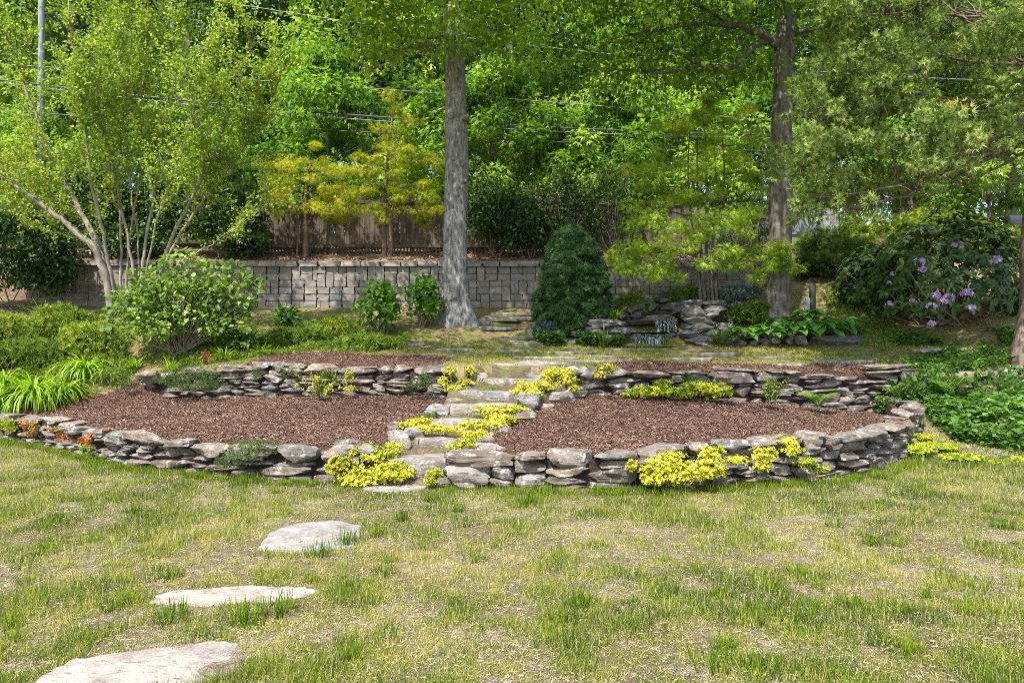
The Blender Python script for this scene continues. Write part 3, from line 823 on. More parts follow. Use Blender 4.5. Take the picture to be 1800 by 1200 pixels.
# ------------------------------------------------------------------ garden steps: slabs and edging boulders
steps = empty('stone_steps', G3(790, 8.6), 'informal flight of rough stone slab steps climbing between the two mulch beds', 'steps')
def boulder(px, py, d, wpx, hpx, parent, mat='step', i=0, dep=None, name='edging_stone', rot=0.0, tilt=0.0, lib=BOULD):
    c = P(px, py, d); w = wpx / 1200 * d; h = hpx / 1200 * d * 1.12
    dd = dep or w * .75
    o = link(name, lib[mat][i % len(lib[mat])], parent, c + np.array([0, dd * .3, -.02]) - (np.array(parent.location) if parent else 0), (tilt, tilt * .6, rot), (w * 1.06, dd, h))
    return o
step_list = [(748, 806, 7.95, 150, .62, .13, 21), (772, 772, 8.5, 130, .5, .12, 22), (812, 741, 9.1, 125, .45, .12, 23), (846, 714, 9.7, 125, .42, .11, 24),
             (874, 691, 10.3, 135, .42, .11, 25), (890, 668, 10.9, 140, .45, .12, 26), (925, 647, 11.5, 170, .5, .12, 27)]
for px, py, d, w, dp, th, s_ in step_list:
    c = P(px, py, d); poly = flag_poly(c[0], c[1], w / 2400 * d, dp / 2, 11, s_, rng.uniform(-.2, .25), .16)
    me, cc = slab_mesh('step_slab', poly, th + .10, M['step'], .016, s_)
    link('step_slab', me, steps, np.array([cc[0], cc[1], c[2] - th - .07]) - np.array(steps.location))
edge = [(612, 782, 7.95, 62, 22), (700, 776, 8.25, 46, 40), (641, 790, 7.85, 44, 22), (697, 750, 8.8, 34, 20), (766, 722, 9.5, 46, 26), (725, 760, 8.5, 40, 22), (800, 706, 10.0, 30, 16),
        (818, 829, 7.42, 86, 44), (860, 796, 7.8, 84, 34), (876, 757, 8.6, 52, 30), (848, 776, 8.2, 60, 26), (930, 706, 9.75, 46, 30), (914, 730, 9.2, 54, 22), (985, 698, 10.35, 56, 22),
        (962, 690, 10.5, 46, 20), (956, 716, 9.9, 40, 16), (1010, 686, 10.7, 44, 22), (950, 664, 10.9, 60, 20), (770, 845, 7.42, 46, 20), (822, 850, 7.4, 50, 24), (835, 660, 10.95, 44, 14), (832, 648, 11.15, 56, 16), (878, 645, 11.3, 72, 16), (935, 641, 11.4, 80, 16), (985, 643, 11.3, 60, 16), (1015, 650, 11.05, 50, 16)]
for i, (px, py, d, w, h) in enumerate(edge):
    boulder(px, py, d, w, h, steps, 'step' if i % 3 else 'stone', i, rot=rng.uniform(-.3, .3), tilt=rng.uniform(-.08, .08))

# flat stones set in the terrace turf and the path beside the oak
terr = [(1040, 640, 12.0, 100, .5, 'flat grey stone behind the wall-top golden sedum, left one'), (965, 632, 12.4, 120, .5, 'long flat stone at the head of the garden steps'), (1075, 627, 12.9, 70, .5, 'pale flat stone behind the small golden sedum tuft on the wall'), (1000, 618, 13.3, 80, .5, 'flat turf stone between the steps and the clipped spruce'),
        (1200, 628, 12.9, 110, .6, 'wide flat turf stone behind the lime-yellow sedum drift'), (905, 615, 13.5, 70, .4, 'flat turf stone where the rough path by the oak begins'), (1110, 612, 13.9, 90, .4, 'flat stone at the lip of the pool below the waterfall'), (1480, 629, 12.9, 120, .5, 'long flat turf stone in front of the blue-grey slab'),
        (1660, 615, 13.4, 110, .45, 'flat stone at the edge of the periwinkle leaves'), (1260, 617, 13.5, 80, .4, 'flat turf stone in front of the arching dark grass clump'), (1360, 622, 13.2, 60, .4, 'small flat turf stone in front of the hostas'), (1390, 637, 12.5, 70, .4, 'flat stone at the back of the narrow right mulch strip'), (720, 604, 14.0, 60, .4, 'flat turf stone in front of the smaller hydrangea'), (800, 615, 13.5, 60, .4, 'flat turf stone in front of the grey oak trunk'),
        (875, 577, 15.3, 70, .5, 'path stone beside the oak roots, halfway up'), (915, 590, 14.8, 80, .5, 'wide path stone left of the blue-grey juniper'), (880, 560, 15.9, 90, .5, 'long path stone just below the block wall'), (930, 556, 16.1, 80, .4, 'path stone at the left foot of the spruce, near the wall'),
        (900, 548, 16.5, 70, .4, 'topmost path stone against the block wall'), (950, 575, 15.3, 60, .4, 'path stone tucked under the left side of the spruce'), (845, 566, 15.6, 40, .3, 'smallest path stone touching the oak roots'), (930, 602, 14.3, 60, .3, 'lowest path stone at the edge of the turf')]
for i, (px, py, d, w, dp, lab) in enumerate(terr):
    x = X(px, d); poly = flag_poly(x, d, w / 2400 * d, dp / 2, 9, 60 + i, rng.uniform(-.3, .3), .1)
    me, c = slab_mesh('flat_stone', poly, .07, M['flag'], .010, 60 + i)
    o = link('flat_stone', me, None, (c[0], c[1], zat(c[0], c[1]) - .045))
    tag(o, lab, 'flat stone', 'flat stones of the path beside the oak' if i > 13 else 'flat stones set in the terrace turf')

# ------------------------------------------------------------------ block retaining wall
def block_mesh(i, bev=.012):
    r = np.random.default_rng(900 + i); k = 2
    me = rock_mesh(900 + i, M['block'], 3, .10, 0)
    n = len(me.vertices); co = np.zeros(n * 3, np.float32); me.vertices.foreach_get('co', co); co = co.reshape(-1, 3)
    base = np.clip(co * 2.1, -1, 1) * .5
    base += (r.normal(size=base.shape)) * np.array([.012, .03, .018])
    me.vertices.foreach_set('co', base.astype(np.float32).ravel()); me.update(); me.name = 'block'
    return me
BLK = [block_mesh(i) for i in range(8)]
WALL = Path([(-12.6, 16.9), (-11.2, 16.75), (-6, 17.0), (0, 17.05), (4.5, 16.95), (6.0, 16.75)])
x0, y0 = 0.0, 17.05
rw = empty('retaining_wall', (x0, y0, 2.4), 'long retaining wall of tumbled grey-brown concrete blocks in mixed sizes behind the oak', 'retaining wall')
CH = .172
wtop = 3.60
r = random.Random(5)
st = []
q_a, q_b = .6, WALL.L
segs = [(q_a, q_b)]
# courses laid on a grid of half modules, some blocks stand two courses tall
cw_ = .105; ncol = int((q_b - q_a) / cw_); nrow = 8
occ = np.zeros((nrow, ncol), bool)
for row in range(nrow):
    c = 0
    while c < ncol:
        if occ[row, c]: c += 1; continue
        run = 0
        while c + run < ncol and not occ[row, c + run] and run < 3: run += 1
        if row < nrow - 1 and run >= 2 and r.random() < .16 and not occ[row + 1, c:c + 2].any(): w_, h_ = 2, 2
        else:
            w_ = min(run, r.choice([2, 2, 2, 3, 3])); h_ = 1
            if run - w_ == 1: w_ = run
        occ[row:row + h_, c:c + w_] = True
        st.append((q_a + c * cw_, q_a + (c + w_) * cw_, row, h_)); c += w_
blocks = []
for (a, b, row, h_) in st:
    x, y, th = WALL.at((a + b) / 2); zt = wtop - .13 - (nrow - row) * CH
    blocks.append((x, y, th, b - a, zt, h_ * CH))
shown = [b for b in blocks if -7.3 < b[0] < .7 and b[4] > zat(b[0], b[1] - .4) - .12]
shown.sort(key=lambda b: (abs(b[0] + 2.6)))
big = shown[:292]; ids = set(id(b) for b in big)
def put_block(b, parent):
    x, y, th, w, z, h = b
    back = (z - 2.2) * .05
    return (x - math.sin(th) * (.14 + back) - x0, y + math.cos(th) * (.14 + back + r.uniform(-.014, .014)) - y0, z + h / 2 - 2.4), th + (math.pi if r.random() < .5 else 0) + r.uniform(-.012, .012), (w - .010, .28, h - .009)
for b in big:
    l, th, s = put_block(b, rw); link('block', r.choice(BLK), rw, l, (0, 0, th), s)
acc = Acc()
bv = np.array([(sx * .5, sy * .5, sz * .5) for sx in (-1, 1) for sy in (-1, 1) for sz in (-1, 1)], float)
bf = np.array([(0, 1, 3), (0, 3, 2), (4, 6, 7), (4, 7, 5), (0, 4, 5), (0, 5, 1), (2, 3, 7), (2, 7, 6), (0, 2, 6), (0, 6, 4), (1, 5, 7), (1, 7, 3)])
for b in blocks:
    if id(b) in ids: continue
    l, th, s = put_block(b, rw); c_, s_ = math.cos(th), math.sin(th)
    v = bv * np.array(s); v = np.c_[v[:, 0] * c_ - v[:, 1] * s_, v[:, 0] * s_ + v[:, 1] * c_, v[:, 2]] + np.array(l) + np.array([x0, y0, 2.4])
    acc.raw(v, bf, .5)
tag(acc.build('remaining_blocks', M['block'], rw), kind='stuff')
q = q_a
while q < q_b - .2:                                        # cap course
    w = r.choice([.42, .5, .56]); x, y, th = WALL.at(q + w / 2)
    link('cap_block', r.choice(BLK), rw, (x - math.sin(th) * .16 - x0, y + math.cos(th) * .16 + r.uniform(-.01, .01) - y0, wtop - .065 - 2.4), (0, 0, th), (w - .008, .36, .128)); q += w
acc = Acc(); V = []
for i in range(40):
    x, y, th = WALL.at(q_a + (q_b - q_a) * i / 39); V += [(x - math.sin(th) * .17, y + math.cos(th) * .17, 1.6), (x - math.sin(th) * .2, y + math.cos(th) * .2, wtop - .13), (x - math.sin(th) * .5, y + math.cos(th) * .5, wtop - .06)]
F = []
for i in range(39):
    for j in range(2): p = i * 3 + j; F += [(p, p + 3, p + 4), (p, p + 4, p + 1)]
acc.raw(V, F, .5); acc.build('gravel_core', M['soil'], rw)

# ------------------------------------------------------------------ fences
def wood_mat(name, dark, mid, light):
    m, nt, out = new_mat(name)
    v = posvec(nt, (1, 1, .06)); v2 = posvec(nt, (1, 1, 1))
    f = math_(nt, 'ADD', math_(nt, 'MULTIPLY', noise(nt, v, 38, 5, .65, .4), .65), math_(nt, 'MULTIPLY', noise(nt, v2, 2.4, 3, .5), .35))
    c = ramp(nt, f, [(.34, dark), (.5, mid), (.66, light)])
    oi = nt.nodes.new('ShaderNodeObjectInfo')
    c = mixc(nt, 1.0, c, ramp(nt, oi.outputs['Random'], [(0, (.75, .74, .72)), (.5, (1, 1, 1)), (1, (1.22, 1.18, 1.12))]), 'MULTIPLY')
    principled(nt, out, c, .85, .2, bump(nt, f, .6, .01)); return m
M['fence'] = wood_mat('weathered_brown_board', (.045, .035, .026), (.115, .09, .066), (.2, .162, .12))
M['fence_grey'] = wood_mat('weathered_grey_board', (.15, .148, .142), (.26, .255, .25), (.36, .355, .35))
def box_me(name, mat, bev=.08):
    V, F = [], []
    me = bpy.data.meshes.new(name); me.from_pydata([tuple(v) for v in bv], [], [(0, 1, 3, 2), (4, 6, 7, 5), (0, 4, 5, 1), (2, 3, 7, 6), (0, 2, 6, 4), (1, 5, 7, 3)])
    me.materials.append(mat); return me
def fence(name, pts, zf, h, label, mat, rng_seed, pw=.14, rails=(.13, .92), kick=True):
    pa = Path(pts); r = random.Random(rng_seed); x0, y0, _ = pa.at(pa.L / 2); z0 = zf(x0, y0)
    root = empty(name, (x0, y0, z0), label, 'fence', 'board fences at the back of the garden')
    me = box_me('plank', mat); q = 0
    while q < pa.L:
        x, y, th = pa.at(q + pw / 2); z = zf(x, y); hh = h + r.uniform(-.012, .012); g = .20 if kick else .05
        link('plank', me, root, (x - x0, y - y0 + r.uniform(-.004, .004), z + g + (hh - g) / 2 - z0), (0, r.uniform(-.006, .006), th), (pw - .008, .022, hh - g))
        q += pw
    q = 0; rm = box_me('rail', mat); pm = box_me('post', mat)
    while q < pa.L - .1:
        w = min(2.4, pa.L - q); x, y, th = pa.at(q + w / 2); z = zf(x, y)
        for k in rails:
            link('rail', rm, root, (x + math.sin(th) * .035 - x0, y - math.cos(th) * .035 - y0, z + k * h - z0), (0, 0, th), (w - .02, .045, .085))
        x, y, th = pa.at(q); link('post', pm, root, (x - math.sin(th) * .07 - x0, y + math.cos(th) * .07 - y0, zf(x, y) + h * .48 - z0), (0, 0, th), (.1, .1, h * 1.0))
        q += w
    if kick:                                               # short pickets showing under the bottom rail
        q = 0; pk = box_me('picket', mat); n = 0
        while q < pa.L and n < 150:
            x, y, th = pa.at(q); link('picket', pk, root, (x - x0, y + .03 - y0, zf(x, y) + .10 - z0), (0, 0, th), (.045, .02, .24)); q += .09; n += 1
    return root
zf = lambda x, y: zat(x, y)
fence('board_fence', [(-7.6, 19.0), (2.0, 19.0)], lambda x, y: zat(x, y) + .02, 1.55, 'brown weathered vertical board fence in the shade under the golden cypresses', M['fence'], 3)
fence('board_fence', [(2.4, 19.1), (7.3, 19.4)], lambda x, y: zat(x, y) + .02, 1.5, 'brown board fence half hidden behind the lime green cypress', M['fence'], 4)
fence('board_fence', [(8.1, 20.2), (9.75, 20.4)], lambda x, y: float(P(1430, 432, 20.3)[2]), 1.2, 'pale silver grey board fence right of the dark oak trunk', M['fence_grey'], 6, rails=(.3,), kick=False)

# ------------------------------------------------------------------ waterfall: stacked stones, water, pond
wf = empty('waterfall', G3(1160, 14.6), 'small garden waterfall running in two drops over dark stacked flat stones', 'waterfall')
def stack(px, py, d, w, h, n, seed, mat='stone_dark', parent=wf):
    r = random.Random(seed); base = P(px, py, d); th = h / n
    for i in range(n):
        ww = w * r.uniform(.7, 1.05); z = base[2] + th * (i + .5)
        if r.random() < .6:
            parts = [(-ww / 4 + r.uniform(-.06, .06), ww * .56), (ww / 4 + r.uniform(-.06, .06), ww * .56)]
        else: parts = [(r.uniform(-.06, .06), ww)]
        for off, wd in parts:
            o = link('rock', r.choice(ROCKS[mat]), parent, np.array([base[0] + off, d + i * .05 + r.uniform(-.08, .08), z]) - np.array(parent.location), (r.uniform(-.06, .06), r.uniform(-.06, .06), r.uniform(-.3, .3) + math.pi * (r.random() < .5)), (wd * 1.05, r.uniform(.4, .6), th * 1.25))
k = 1 / 1200 * 14.6
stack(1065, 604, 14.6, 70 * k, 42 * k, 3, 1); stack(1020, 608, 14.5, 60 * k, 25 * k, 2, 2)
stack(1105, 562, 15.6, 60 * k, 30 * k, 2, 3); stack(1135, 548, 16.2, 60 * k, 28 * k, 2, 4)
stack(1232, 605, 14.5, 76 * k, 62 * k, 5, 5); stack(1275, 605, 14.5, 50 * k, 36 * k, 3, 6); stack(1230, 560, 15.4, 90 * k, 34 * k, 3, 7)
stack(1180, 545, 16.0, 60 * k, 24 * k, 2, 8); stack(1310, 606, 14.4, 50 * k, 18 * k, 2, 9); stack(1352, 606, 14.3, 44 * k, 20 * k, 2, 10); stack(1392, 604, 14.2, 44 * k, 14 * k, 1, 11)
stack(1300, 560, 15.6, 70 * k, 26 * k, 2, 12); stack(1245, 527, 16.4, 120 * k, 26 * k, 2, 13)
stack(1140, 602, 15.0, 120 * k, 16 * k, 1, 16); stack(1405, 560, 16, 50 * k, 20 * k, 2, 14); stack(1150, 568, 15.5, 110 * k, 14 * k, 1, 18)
m, nt, out = new_mat('falling_water')
v = posvec(nt, (22, 22, 1.6), False)
f = ramp(nt, noise(nt, v, 1.0, 5, .65), [(.42, (.02, .024, .024)), (.55, (.09, .10, .10)), (.70, (.50, .53, .55))])
principled(nt, out, f, .12, .6); M['fall'] = m
m, nt, out = new_mat('still_water')
v = posvec(nt, (1, 1, 1), False)
principled(nt, out, (.02, .025, .02), .05, .6, bump(nt, noise(nt, v, 12, 3, .5), .3, .01)); M['water'] = m
def curtain(name, px0, px1, py0, py1, d0, d1, seed):
    """a fall made of narrow ropes of water side by side, uneven at the lip and the foot"""
    r = np.random.default_rng(seed); acc = Acc(); px = px0; rows = 9
    while px < px1:
        w = r.uniform(2.0, 6.5); dd0 = r.normal() * .035; lo = py1 + r.normal() * 1.2; hi = py0 + r.normal() * 1.0; V = []
        for j in range(rows):
            t = j / (rows - 1); sh = r.normal() * .25
            for q_, bul in ((-.5, 0), (-.2, -.02), (.2, -.02), (.5, 0)):
                dd = d0 + (d1 - d0) * (1 - (1 - t) ** 2.2) + dd0 * t + bul
                V.append(P(px + w / 2 + q_ * w * (1.12 - .35 * t * r.uniform(0, 1)) + sh, hi + (lo - hi) * t ** 1.3, dd))
        F = []
        for j in range(rows - 1):
            for i in range(3): p = j * 4 + i; F += [(p, p + 1, p + 5), (p, p + 5, p + 4)]
        acc.raw(V, F, .5); px += w * r.uniform(.8, 1.5)
    tag(acc.build(name, M['fall'], wf, True), kind='stuff')
curtain('falling_water', 1116, 1170, 588, 611, 14.62, 14.4, 1)
curtain('falling_water', 1152, 1186, 560, 583, 15.25, 15.0, 2)
for nm, x_, y_, rx, ry, z_ in (('pool_water', X(1140, 15.1), 15.05, .62, .28, P(1140, 584, 15.05)[2]), ('pool_water', X(1160, 15.9), 15.75, .5, .25, P(1160, 557, 15.75)[2]), ('pool_water', X(1135, 14.4), 14.35, .75, .26, P(1135, 609, 14.4)[2])):
    poly = flag_poly(0, 0, rx, ry, 16, 3, 0, .05)
    acc = Acc(); acc.raw(np.vstack([np.c_[poly, np.zeros(16)], [[0, 0, 0]]]) + np.array([x_, y_, z_]), [(i, (i + 1) % 16, 16) for i in range(16)], .5); acc.build(nm, M['water'], wf)
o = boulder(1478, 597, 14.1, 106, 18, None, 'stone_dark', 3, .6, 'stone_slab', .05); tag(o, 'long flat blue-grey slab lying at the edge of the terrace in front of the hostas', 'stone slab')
o = boulder(1478, 493, 17.0, 80, 10, None, 'flag' if 'flag' in BOULD else 'stone', 5, .6, 'stone_slab', -.1); tag(o, 'flat tan slab at the foot of the yew bank, right of the dark oak trunk', 'stone slab')
o = boulder(1440, 492, 17.2, 40, 14, None, 'stone', 2, .5, 'stone_slab', .2); tag(o, 'short pale stone at the end of the block wall beside the dark oak trunk', 'stone slab')

# ------------------------------------------------------------------ small man-made things
m, nt, out = new_mat('weathered_post'); principled(nt, out, (.045, .05, .04), .7, .3, bump(nt, noise(nt, posvec(nt, (1, 1, .1)), 60, 4, .6), .5, .01)); M['post'] = m
m, nt, out = new_mat('grey_paint'); principled(nt, out, (.3, .34, .38), .5, .4); M['grey'] = m
m, nt, out = new_mat('dark_plastic'); principled(nt, out, (.03, .032, .04), .45, .5); M['dplastic'] = m
m, nt, out = new_mat('utility_wood'); principled(nt, out, ramp(nt, noise(nt, posvec(nt, (1, 1, .08)), 30, 4, .6), [(.35, (.15, .17, .2)), (.65, (.32, .35, .40))]), .8, .2); M['pole'] = m
m, nt, out = new_mat('cable_rubber'); principled(nt, out, (.05, .055, .055), .5, .4); M['cable'] = m
m, nt, out = new_mat('cable_grey'); principled(nt, out, (.25, .27, .27), .5, .4); M['cable_grey'] = m
b = P(1428, 545, 15.2)
gp = empty('garden_post', b, 'short dark green-grey post with a pale outlet box standing among the hostas', 'garden post')
acc = Acc(); hgt = 46 / 1200 * 15.2; acc.tube([(0, 0, -.1), (0, 0, hgt * .5), (0, 0, hgt * .94), (0, 0, hgt)] + b, [.07, .07, .07, .055], 10); acc.build('post_shaft', M['post'], gp, True, R(40))
link('outlet_box', box_me('outlet_box', M['grey']), gp, (-.12, -.02, .19), None, (.08, .07, .16))
link('outlet_box', box_me('outlet_box', M['grey']), gp, (-.13, -.02, .05), None, (.10, .08, .10))
b = P(1788, 388, 19.5)
dbox = empty('dark_box', b, 'dark rounded box beside a pale block at the right edge, high on the bank', 'box')  # rounded dark object, its use unknown
acc = Acc(); 
prof = np.array([(math.cos(a) * .13, math.sin(a) * .15) for a in np.linspace(0, math.pi, 9)] + [(-.13, -.1), (.13, -.1)])
n = len(prof); V = np.vstack([np.c_[np.full(n, s), prof] for s in (-.28, .2)]) + b
F = []
for i in range(n): F += [(i, (i + 1) % n, n + (i + 1) % n), (i, n + (i + 1) % n, n + i)]
for i in range(1, n - 1): F += [(0, i + 1, i), (n, n + i, n + i + 1)]
acc.raw(V, F, .5); acc.build('box_body', M['dplastic'], dbox)
link('pale_block', BOULD['step'][1], dbox, (.32, 0, .05), None, (.2, .2, .42))

b = np.array([X(72, 19.9), 19.9, zat(X(72, 19.9), 19.9)])
up_ = empty('utility_pole', b, 'blue-grey utility pole standing behind the multi-stemmed tree at far left', 'utility pole')
acc = Acc(); acc.tube([b + (0, 0, -.3), b + (0, 0, 4), b + (.03, 0, 9.5)], [.10, .09, .075], 12); acc.build('pole_shaft', M['pole'], up_, True, R(40))
link('cross_arm', box_me('cross_arm', M['pole']), up_, (0, -.15, 8.6), None, (2.2, .1, .12))
for sx in (-.9, -.3, .5): link('insulator', rock_mesh(77, M['grey'], 2, .5, 0), up_, (sx, -.15, 8.75), None, (.08, .08, .16))
wires = [((72, -55), (440, 12), (560, 30), (1500, 130), 'thin grey overhead wire crossing the top left of the trees', .012, 'cable_grey'),
         ((72, 118), (435, 137), (560, 152), (1170, 196), 'thin pale overhead wire, the second from the top', .011, 'cable_grey'),
         ((72, 150), (485, 190), (800, 217), (1170, 232), 'thick dark overhead cable running mid height behind the grey trunk', .03, 'cable'),
         ((72, 155), (485, 196), (800, 224), (1170, 238), 'thin wire hanging just under the thick dark cable', .012, 'cable_grey'),
         ((72, 200), (600, 229), (860, 246), (1170, 258), 'dark overhead cable, the lowest of the wires behind the grey trunk', .022, 'cable')]
for a, b_, c_, e_, lab, rad, mt in wires:
    pts = np.array([a, b_, c_, e_], float); t = np.linspace(-40, 1900, 50)
    co = np.polyfit(pts[:, 0], pts[:, 1], 2); 
    poly = np.array([P(p, np.polyval(co, p), 19.7) for p in t]); acc = Acc(); acc.tube(poly, rad, 5)
    tag(acc.build('overhead_cable', M[mt]), lab, 'overhead cable', 'overhead cables behind the fence')
# ------------------------------------------------------------------ foliage generators
def clump_leaves(acc, cen, rad, per, tpl, size, tmean=.5, tclump=.14, tleaf=.16, out=.8, droop=.2, upb=.9, shell=.45, sj=.3):
    """leaves in ellipsoidal clumps: cen (n,3), rad (n,3) or (n,)"""
    cen = np.asarray(cen, float); n = len(cen)
    rad = np.asarray(rad, float)
    if rad.ndim == 1: rad = rad[:, None] * np.array([1, 1, .75])
    per = np.broadcast_to(np.asarray(per), (n,)).astype(int)
    ii = np.repeat(np.arange(n), per); k = len(ii)
    u = rdir(k); rr = shell + (1 - shell) * rng.uniform(0, 1, k) ** .6
    pos = cen[ii] + u * rad[ii] * rr[:, None]
    ax = u * out + rdir(k) * .75 + np.array([0, 0, -droop])
    up = np.array([0, 0, upb]) + u * .5 + rdir(k) * .5
    t = tmean + (rng.normal(size=n) * tclump)[ii] + rng.normal(size=k) * tleaf
    acc.place(tpl, pos, ax, up, size * (1 + sj * (rng.uniform(-1, 1, k))), np.clip(t, 0, 1))

SUNV = np.array(sun_vec)
def lets_sun(c_):
    """False where a bough would keep the sun off the lime cypress, the spruce or the rhododendron blooms, which stand in sun"""
    for x_, y_, z_, r_ in ((4.4, 15.4, 4.2, 1.5), (4.2, 15.0, 3.2, 1.2), (1.3, 15.3, 3.0, .9), (8.6, 13.6, 2.6, 1.5)):
        p_ = c_ - SUNV * (c_[2] - z_) / SUNV[2]
        if math.hypot(p_[0] - x_, p_[1] - y_) < r_: return False
    return True
def curve(p0, p1, sag=0.0, n=7, wob=.03):
    p0, p1 = np.asarray(p0, float), np.asarray(p1, float); t = np.linspace(0, 1, n)[:, None]
    L = np.linalg.norm(p1 - p0)
    q = p0 + (p1 - p0) * t + np.array([0, 0, 1.0]) * (sag * L * 4 * t * (1 - t))
    j = rng.normal(size=(n, 3)) * wob * L / n * 2; j[0] = 0
    return q + j
def smoothpoly(pts, n):
    pts = np.asarray(pts, float); s = np.r_[0, np.cumsum(np.linalg.norm(np.diff(pts, axis=0), axis=1))]
    t = np.linspace(0, s[-1], n)
    q = np.stack([np.interp(t, s, pts[:, i]) for i in range(3)], 1)
    for _ in range(3): q[1:-1] = (q[:-2] + 2 * q[1:-1] + q[2:]) / 4
    return q

def mound_points(n, c, r, lump=.18, seed=0, low=-.35):
    u = rdir(n * 2); u = u[u[:, 2] > low][:n]
    k = 1 + lump * 2 * (vnoise(u * 2.6 + seed * 3.7, seed) - .5)
    return np.asarray(c) + u * np.asarray(r) * k[:, None], u

def shrub(name, label, cat, base, w, dp, h, mat, tpl, size, nclump, per, crad, bark='twig', tmean=.5, group=None, stems=7, out=.8, droop=.2, seed=0, upb=.9, lift=.5, kind=None, stemr=.018):
    base = np.asarray(base, float)
    root = empty(name, base, label, cat, group)
    c = base + np.array([0, 0, h * lift]); r = np.array([w / 2 - crad * .7, dp / 2 - crad * .7, h * (1 - lift) - crad * .5])
    p, u = mound_points(nclump, c, np.maximum(r, .05), .22, seed, -.75 if lift > .3 else -.3)
    p = c + (p - c) * rng.uniform(.55, 1.0, len(p))[:, None] ** .7
    p[:, 2] = np.maximum(p[:, 2], base[2] + crad * .5)
    acc = Acc()
    clump_leaves(acc, p, np.full(len(p), crad) * rng.uniform(.75, 1.25, len(p)), per, tpl, size, tmean, out=out, droop=droop, upb=upb)
    acc.build('foliage', M[mat], root)
    if stems:
        a2 = Acc()
        for i in range(stems):
            q = p[rng.integers(len(p))]
            b0 = base + np.array([rng.normal() * w * .06, rng.normal() * dp * .06, -.05])
            a2.tube(curve(b0, q, -.08, 6), np.linspace(stemr, stemr * .35, 6), 5)
        a2.build('stems', M[bark], root)
    return root

def gz(px, d, dx=0, dy=0):
    return G3(px, d)

# ------------------------------------------------------------------ the tall grey oak in the middle
b = np.array([X(800, 15.6), 15.6, 0]); b[2] = zat(b[0], b[1])
oak = empty('oak_tree', b, 'tall straight oak with a thick pale grey trunk standing before the block wall', 'tree')
def trunk_mesh(pts, sides, flare, seed, ridge=.03, zg=None):
    """pts: (px, py, d, width px)"""
    c = np.array([P(a, b_, d) for a, b_, d, w in pts]); rr = np.array([w / 2400 * d for a, b_, d, w in pts])
    n = 60; s = np.r_[0, np.cumsum(np.linalg.norm(np.diff(c, axis=0), axis=1))]; t = np.linspace(0, 1, n) ** 1.3 * s[-1]
    q = np.stack([np.interp(t, s, c[:, i]) for i in range(3)], 1); rad = np.interp(t, s, rr)
    for _ in range(2): q[1:-1] = (q[:-2] + 2 * q[1:-1] + q[2:]) / 4
    a = np.arange(sides) / sides * 2 * np.pi; V = []
    for i in range(n):
        hgt = max(0.0, q[i, 2] - (q[0, 2] if zg is None else zg))
        root_l = flare * math.exp(-hgt / .28) * (1 + .55 * np.cos(a * 5 + seed) + .25 * np.cos(a * 3 + 1.7))
        pp = np.c_[np.cos(a) * 2.2, np.sin(a) * 2.2, np.full(sides, hgt * 1.1)]
        k = rad[i] * (1 + ridge * 4 * (vnoise(pp + seed, seed) - .5) + ridge * 1.6 * (vnoise(pp * np.array([3, 3, .9]) + seed, seed + 1) - .5)) + root_l * rad[0] * .5
        V.append(np.c_[q[i, 0] + np.cos(a) * k, q[i, 1] + np.sin(a) * k, np.full(sides, q[i, 2])])
    V = np.vstack(V); F = []
    for i in range(n - 1):
        for j in range(sides):
            p, r2 = i * sides + j, i * sides + (j + 1) % sides; F += [(p, r2, r2 + sides), (p, r2 + sides, p + sides)]
    return V, F, q, rad
V, F, q, rad = trunk_mesh([(804, 590, 15.6, 60), (803, 562, 15.6, 56), (801, 530, 15.6, 48), (800, 470, 15.6, 43), (801, 400, 15.6, 41), (803, 300, 15.6, 40), (802, 210, 15.6, 37), (799, 100, 15.6, 34), (794, 0, 15.6, 33), (790, -250, 15.6, 26), (792, -450, 15.6, 12)], 28, .6, 3, .035, b[2] - .03)
a = Acc(); a.raw(V, F, .5)
oak_trunk = a.build('trunk', M['oak_bark'], oak, True)
for px, py, dd, wd in [(818, 205, -.22, 10), (792, 203, -.26, 9), (803, 342, -.27, 7), (817, 318, -.24, 6), (797, 280, -.26, 5)]:      # burrs and old branch scars
    c = P(px, py, 15.6 + dd); a = Acc(); a.tube([c + (0, .06, 0), c, c + (0, -.035, 0)], [wd / 900 * 15.6 * .55, wd / 900 * 15.6 * .5, wd / 900 * 15.6 * .25], 9, .5)
    a.build('branch_scar', M['oak_bark'], oak_trunk, True)
a = Acc(); tips = []
limbs = [((798, 62), (740, 70, 15.0), (680, 55, 14.4), (600, 60, 14.0)), ((798, 85), (760, 78, 15.0), (700, 88, 14.5), (655, 95, 14.2)), ((800, 60), (850, 62, 15.0), (905, 45, 14.5), (960, 30, 14)),
         ((795, 10), (720, -40, 14.5), (620, -60, 13.5), (520, -40, 13)), ((797, 0), (880, -60, 14.5), (980, -80, 13.5), (1060, -40, 13)), ((796, -30), (790, -120, 13.5), (780, -160, 12), (770, -200, 10.5)),
         ((796, -90), (800, -330, 12.5), (820, -560, 9.5), (900, -760, 6.5)), ((796, -60), (900, -200, 14), (1000, -300, 12.5), (1100, -420, 11)), ((796, -60), (700, -200, 14), (600, -300, 13), (500, -380, 12)), ((794, -150), (800, -300, 17), (820, -380, 18.5), (840, -420, 20)), ((794, -120), (690, -260, 16.5), (560, -340, 17.5), (450, -380, 18))]  # first limb here is unseen, added to carry the shading clumps
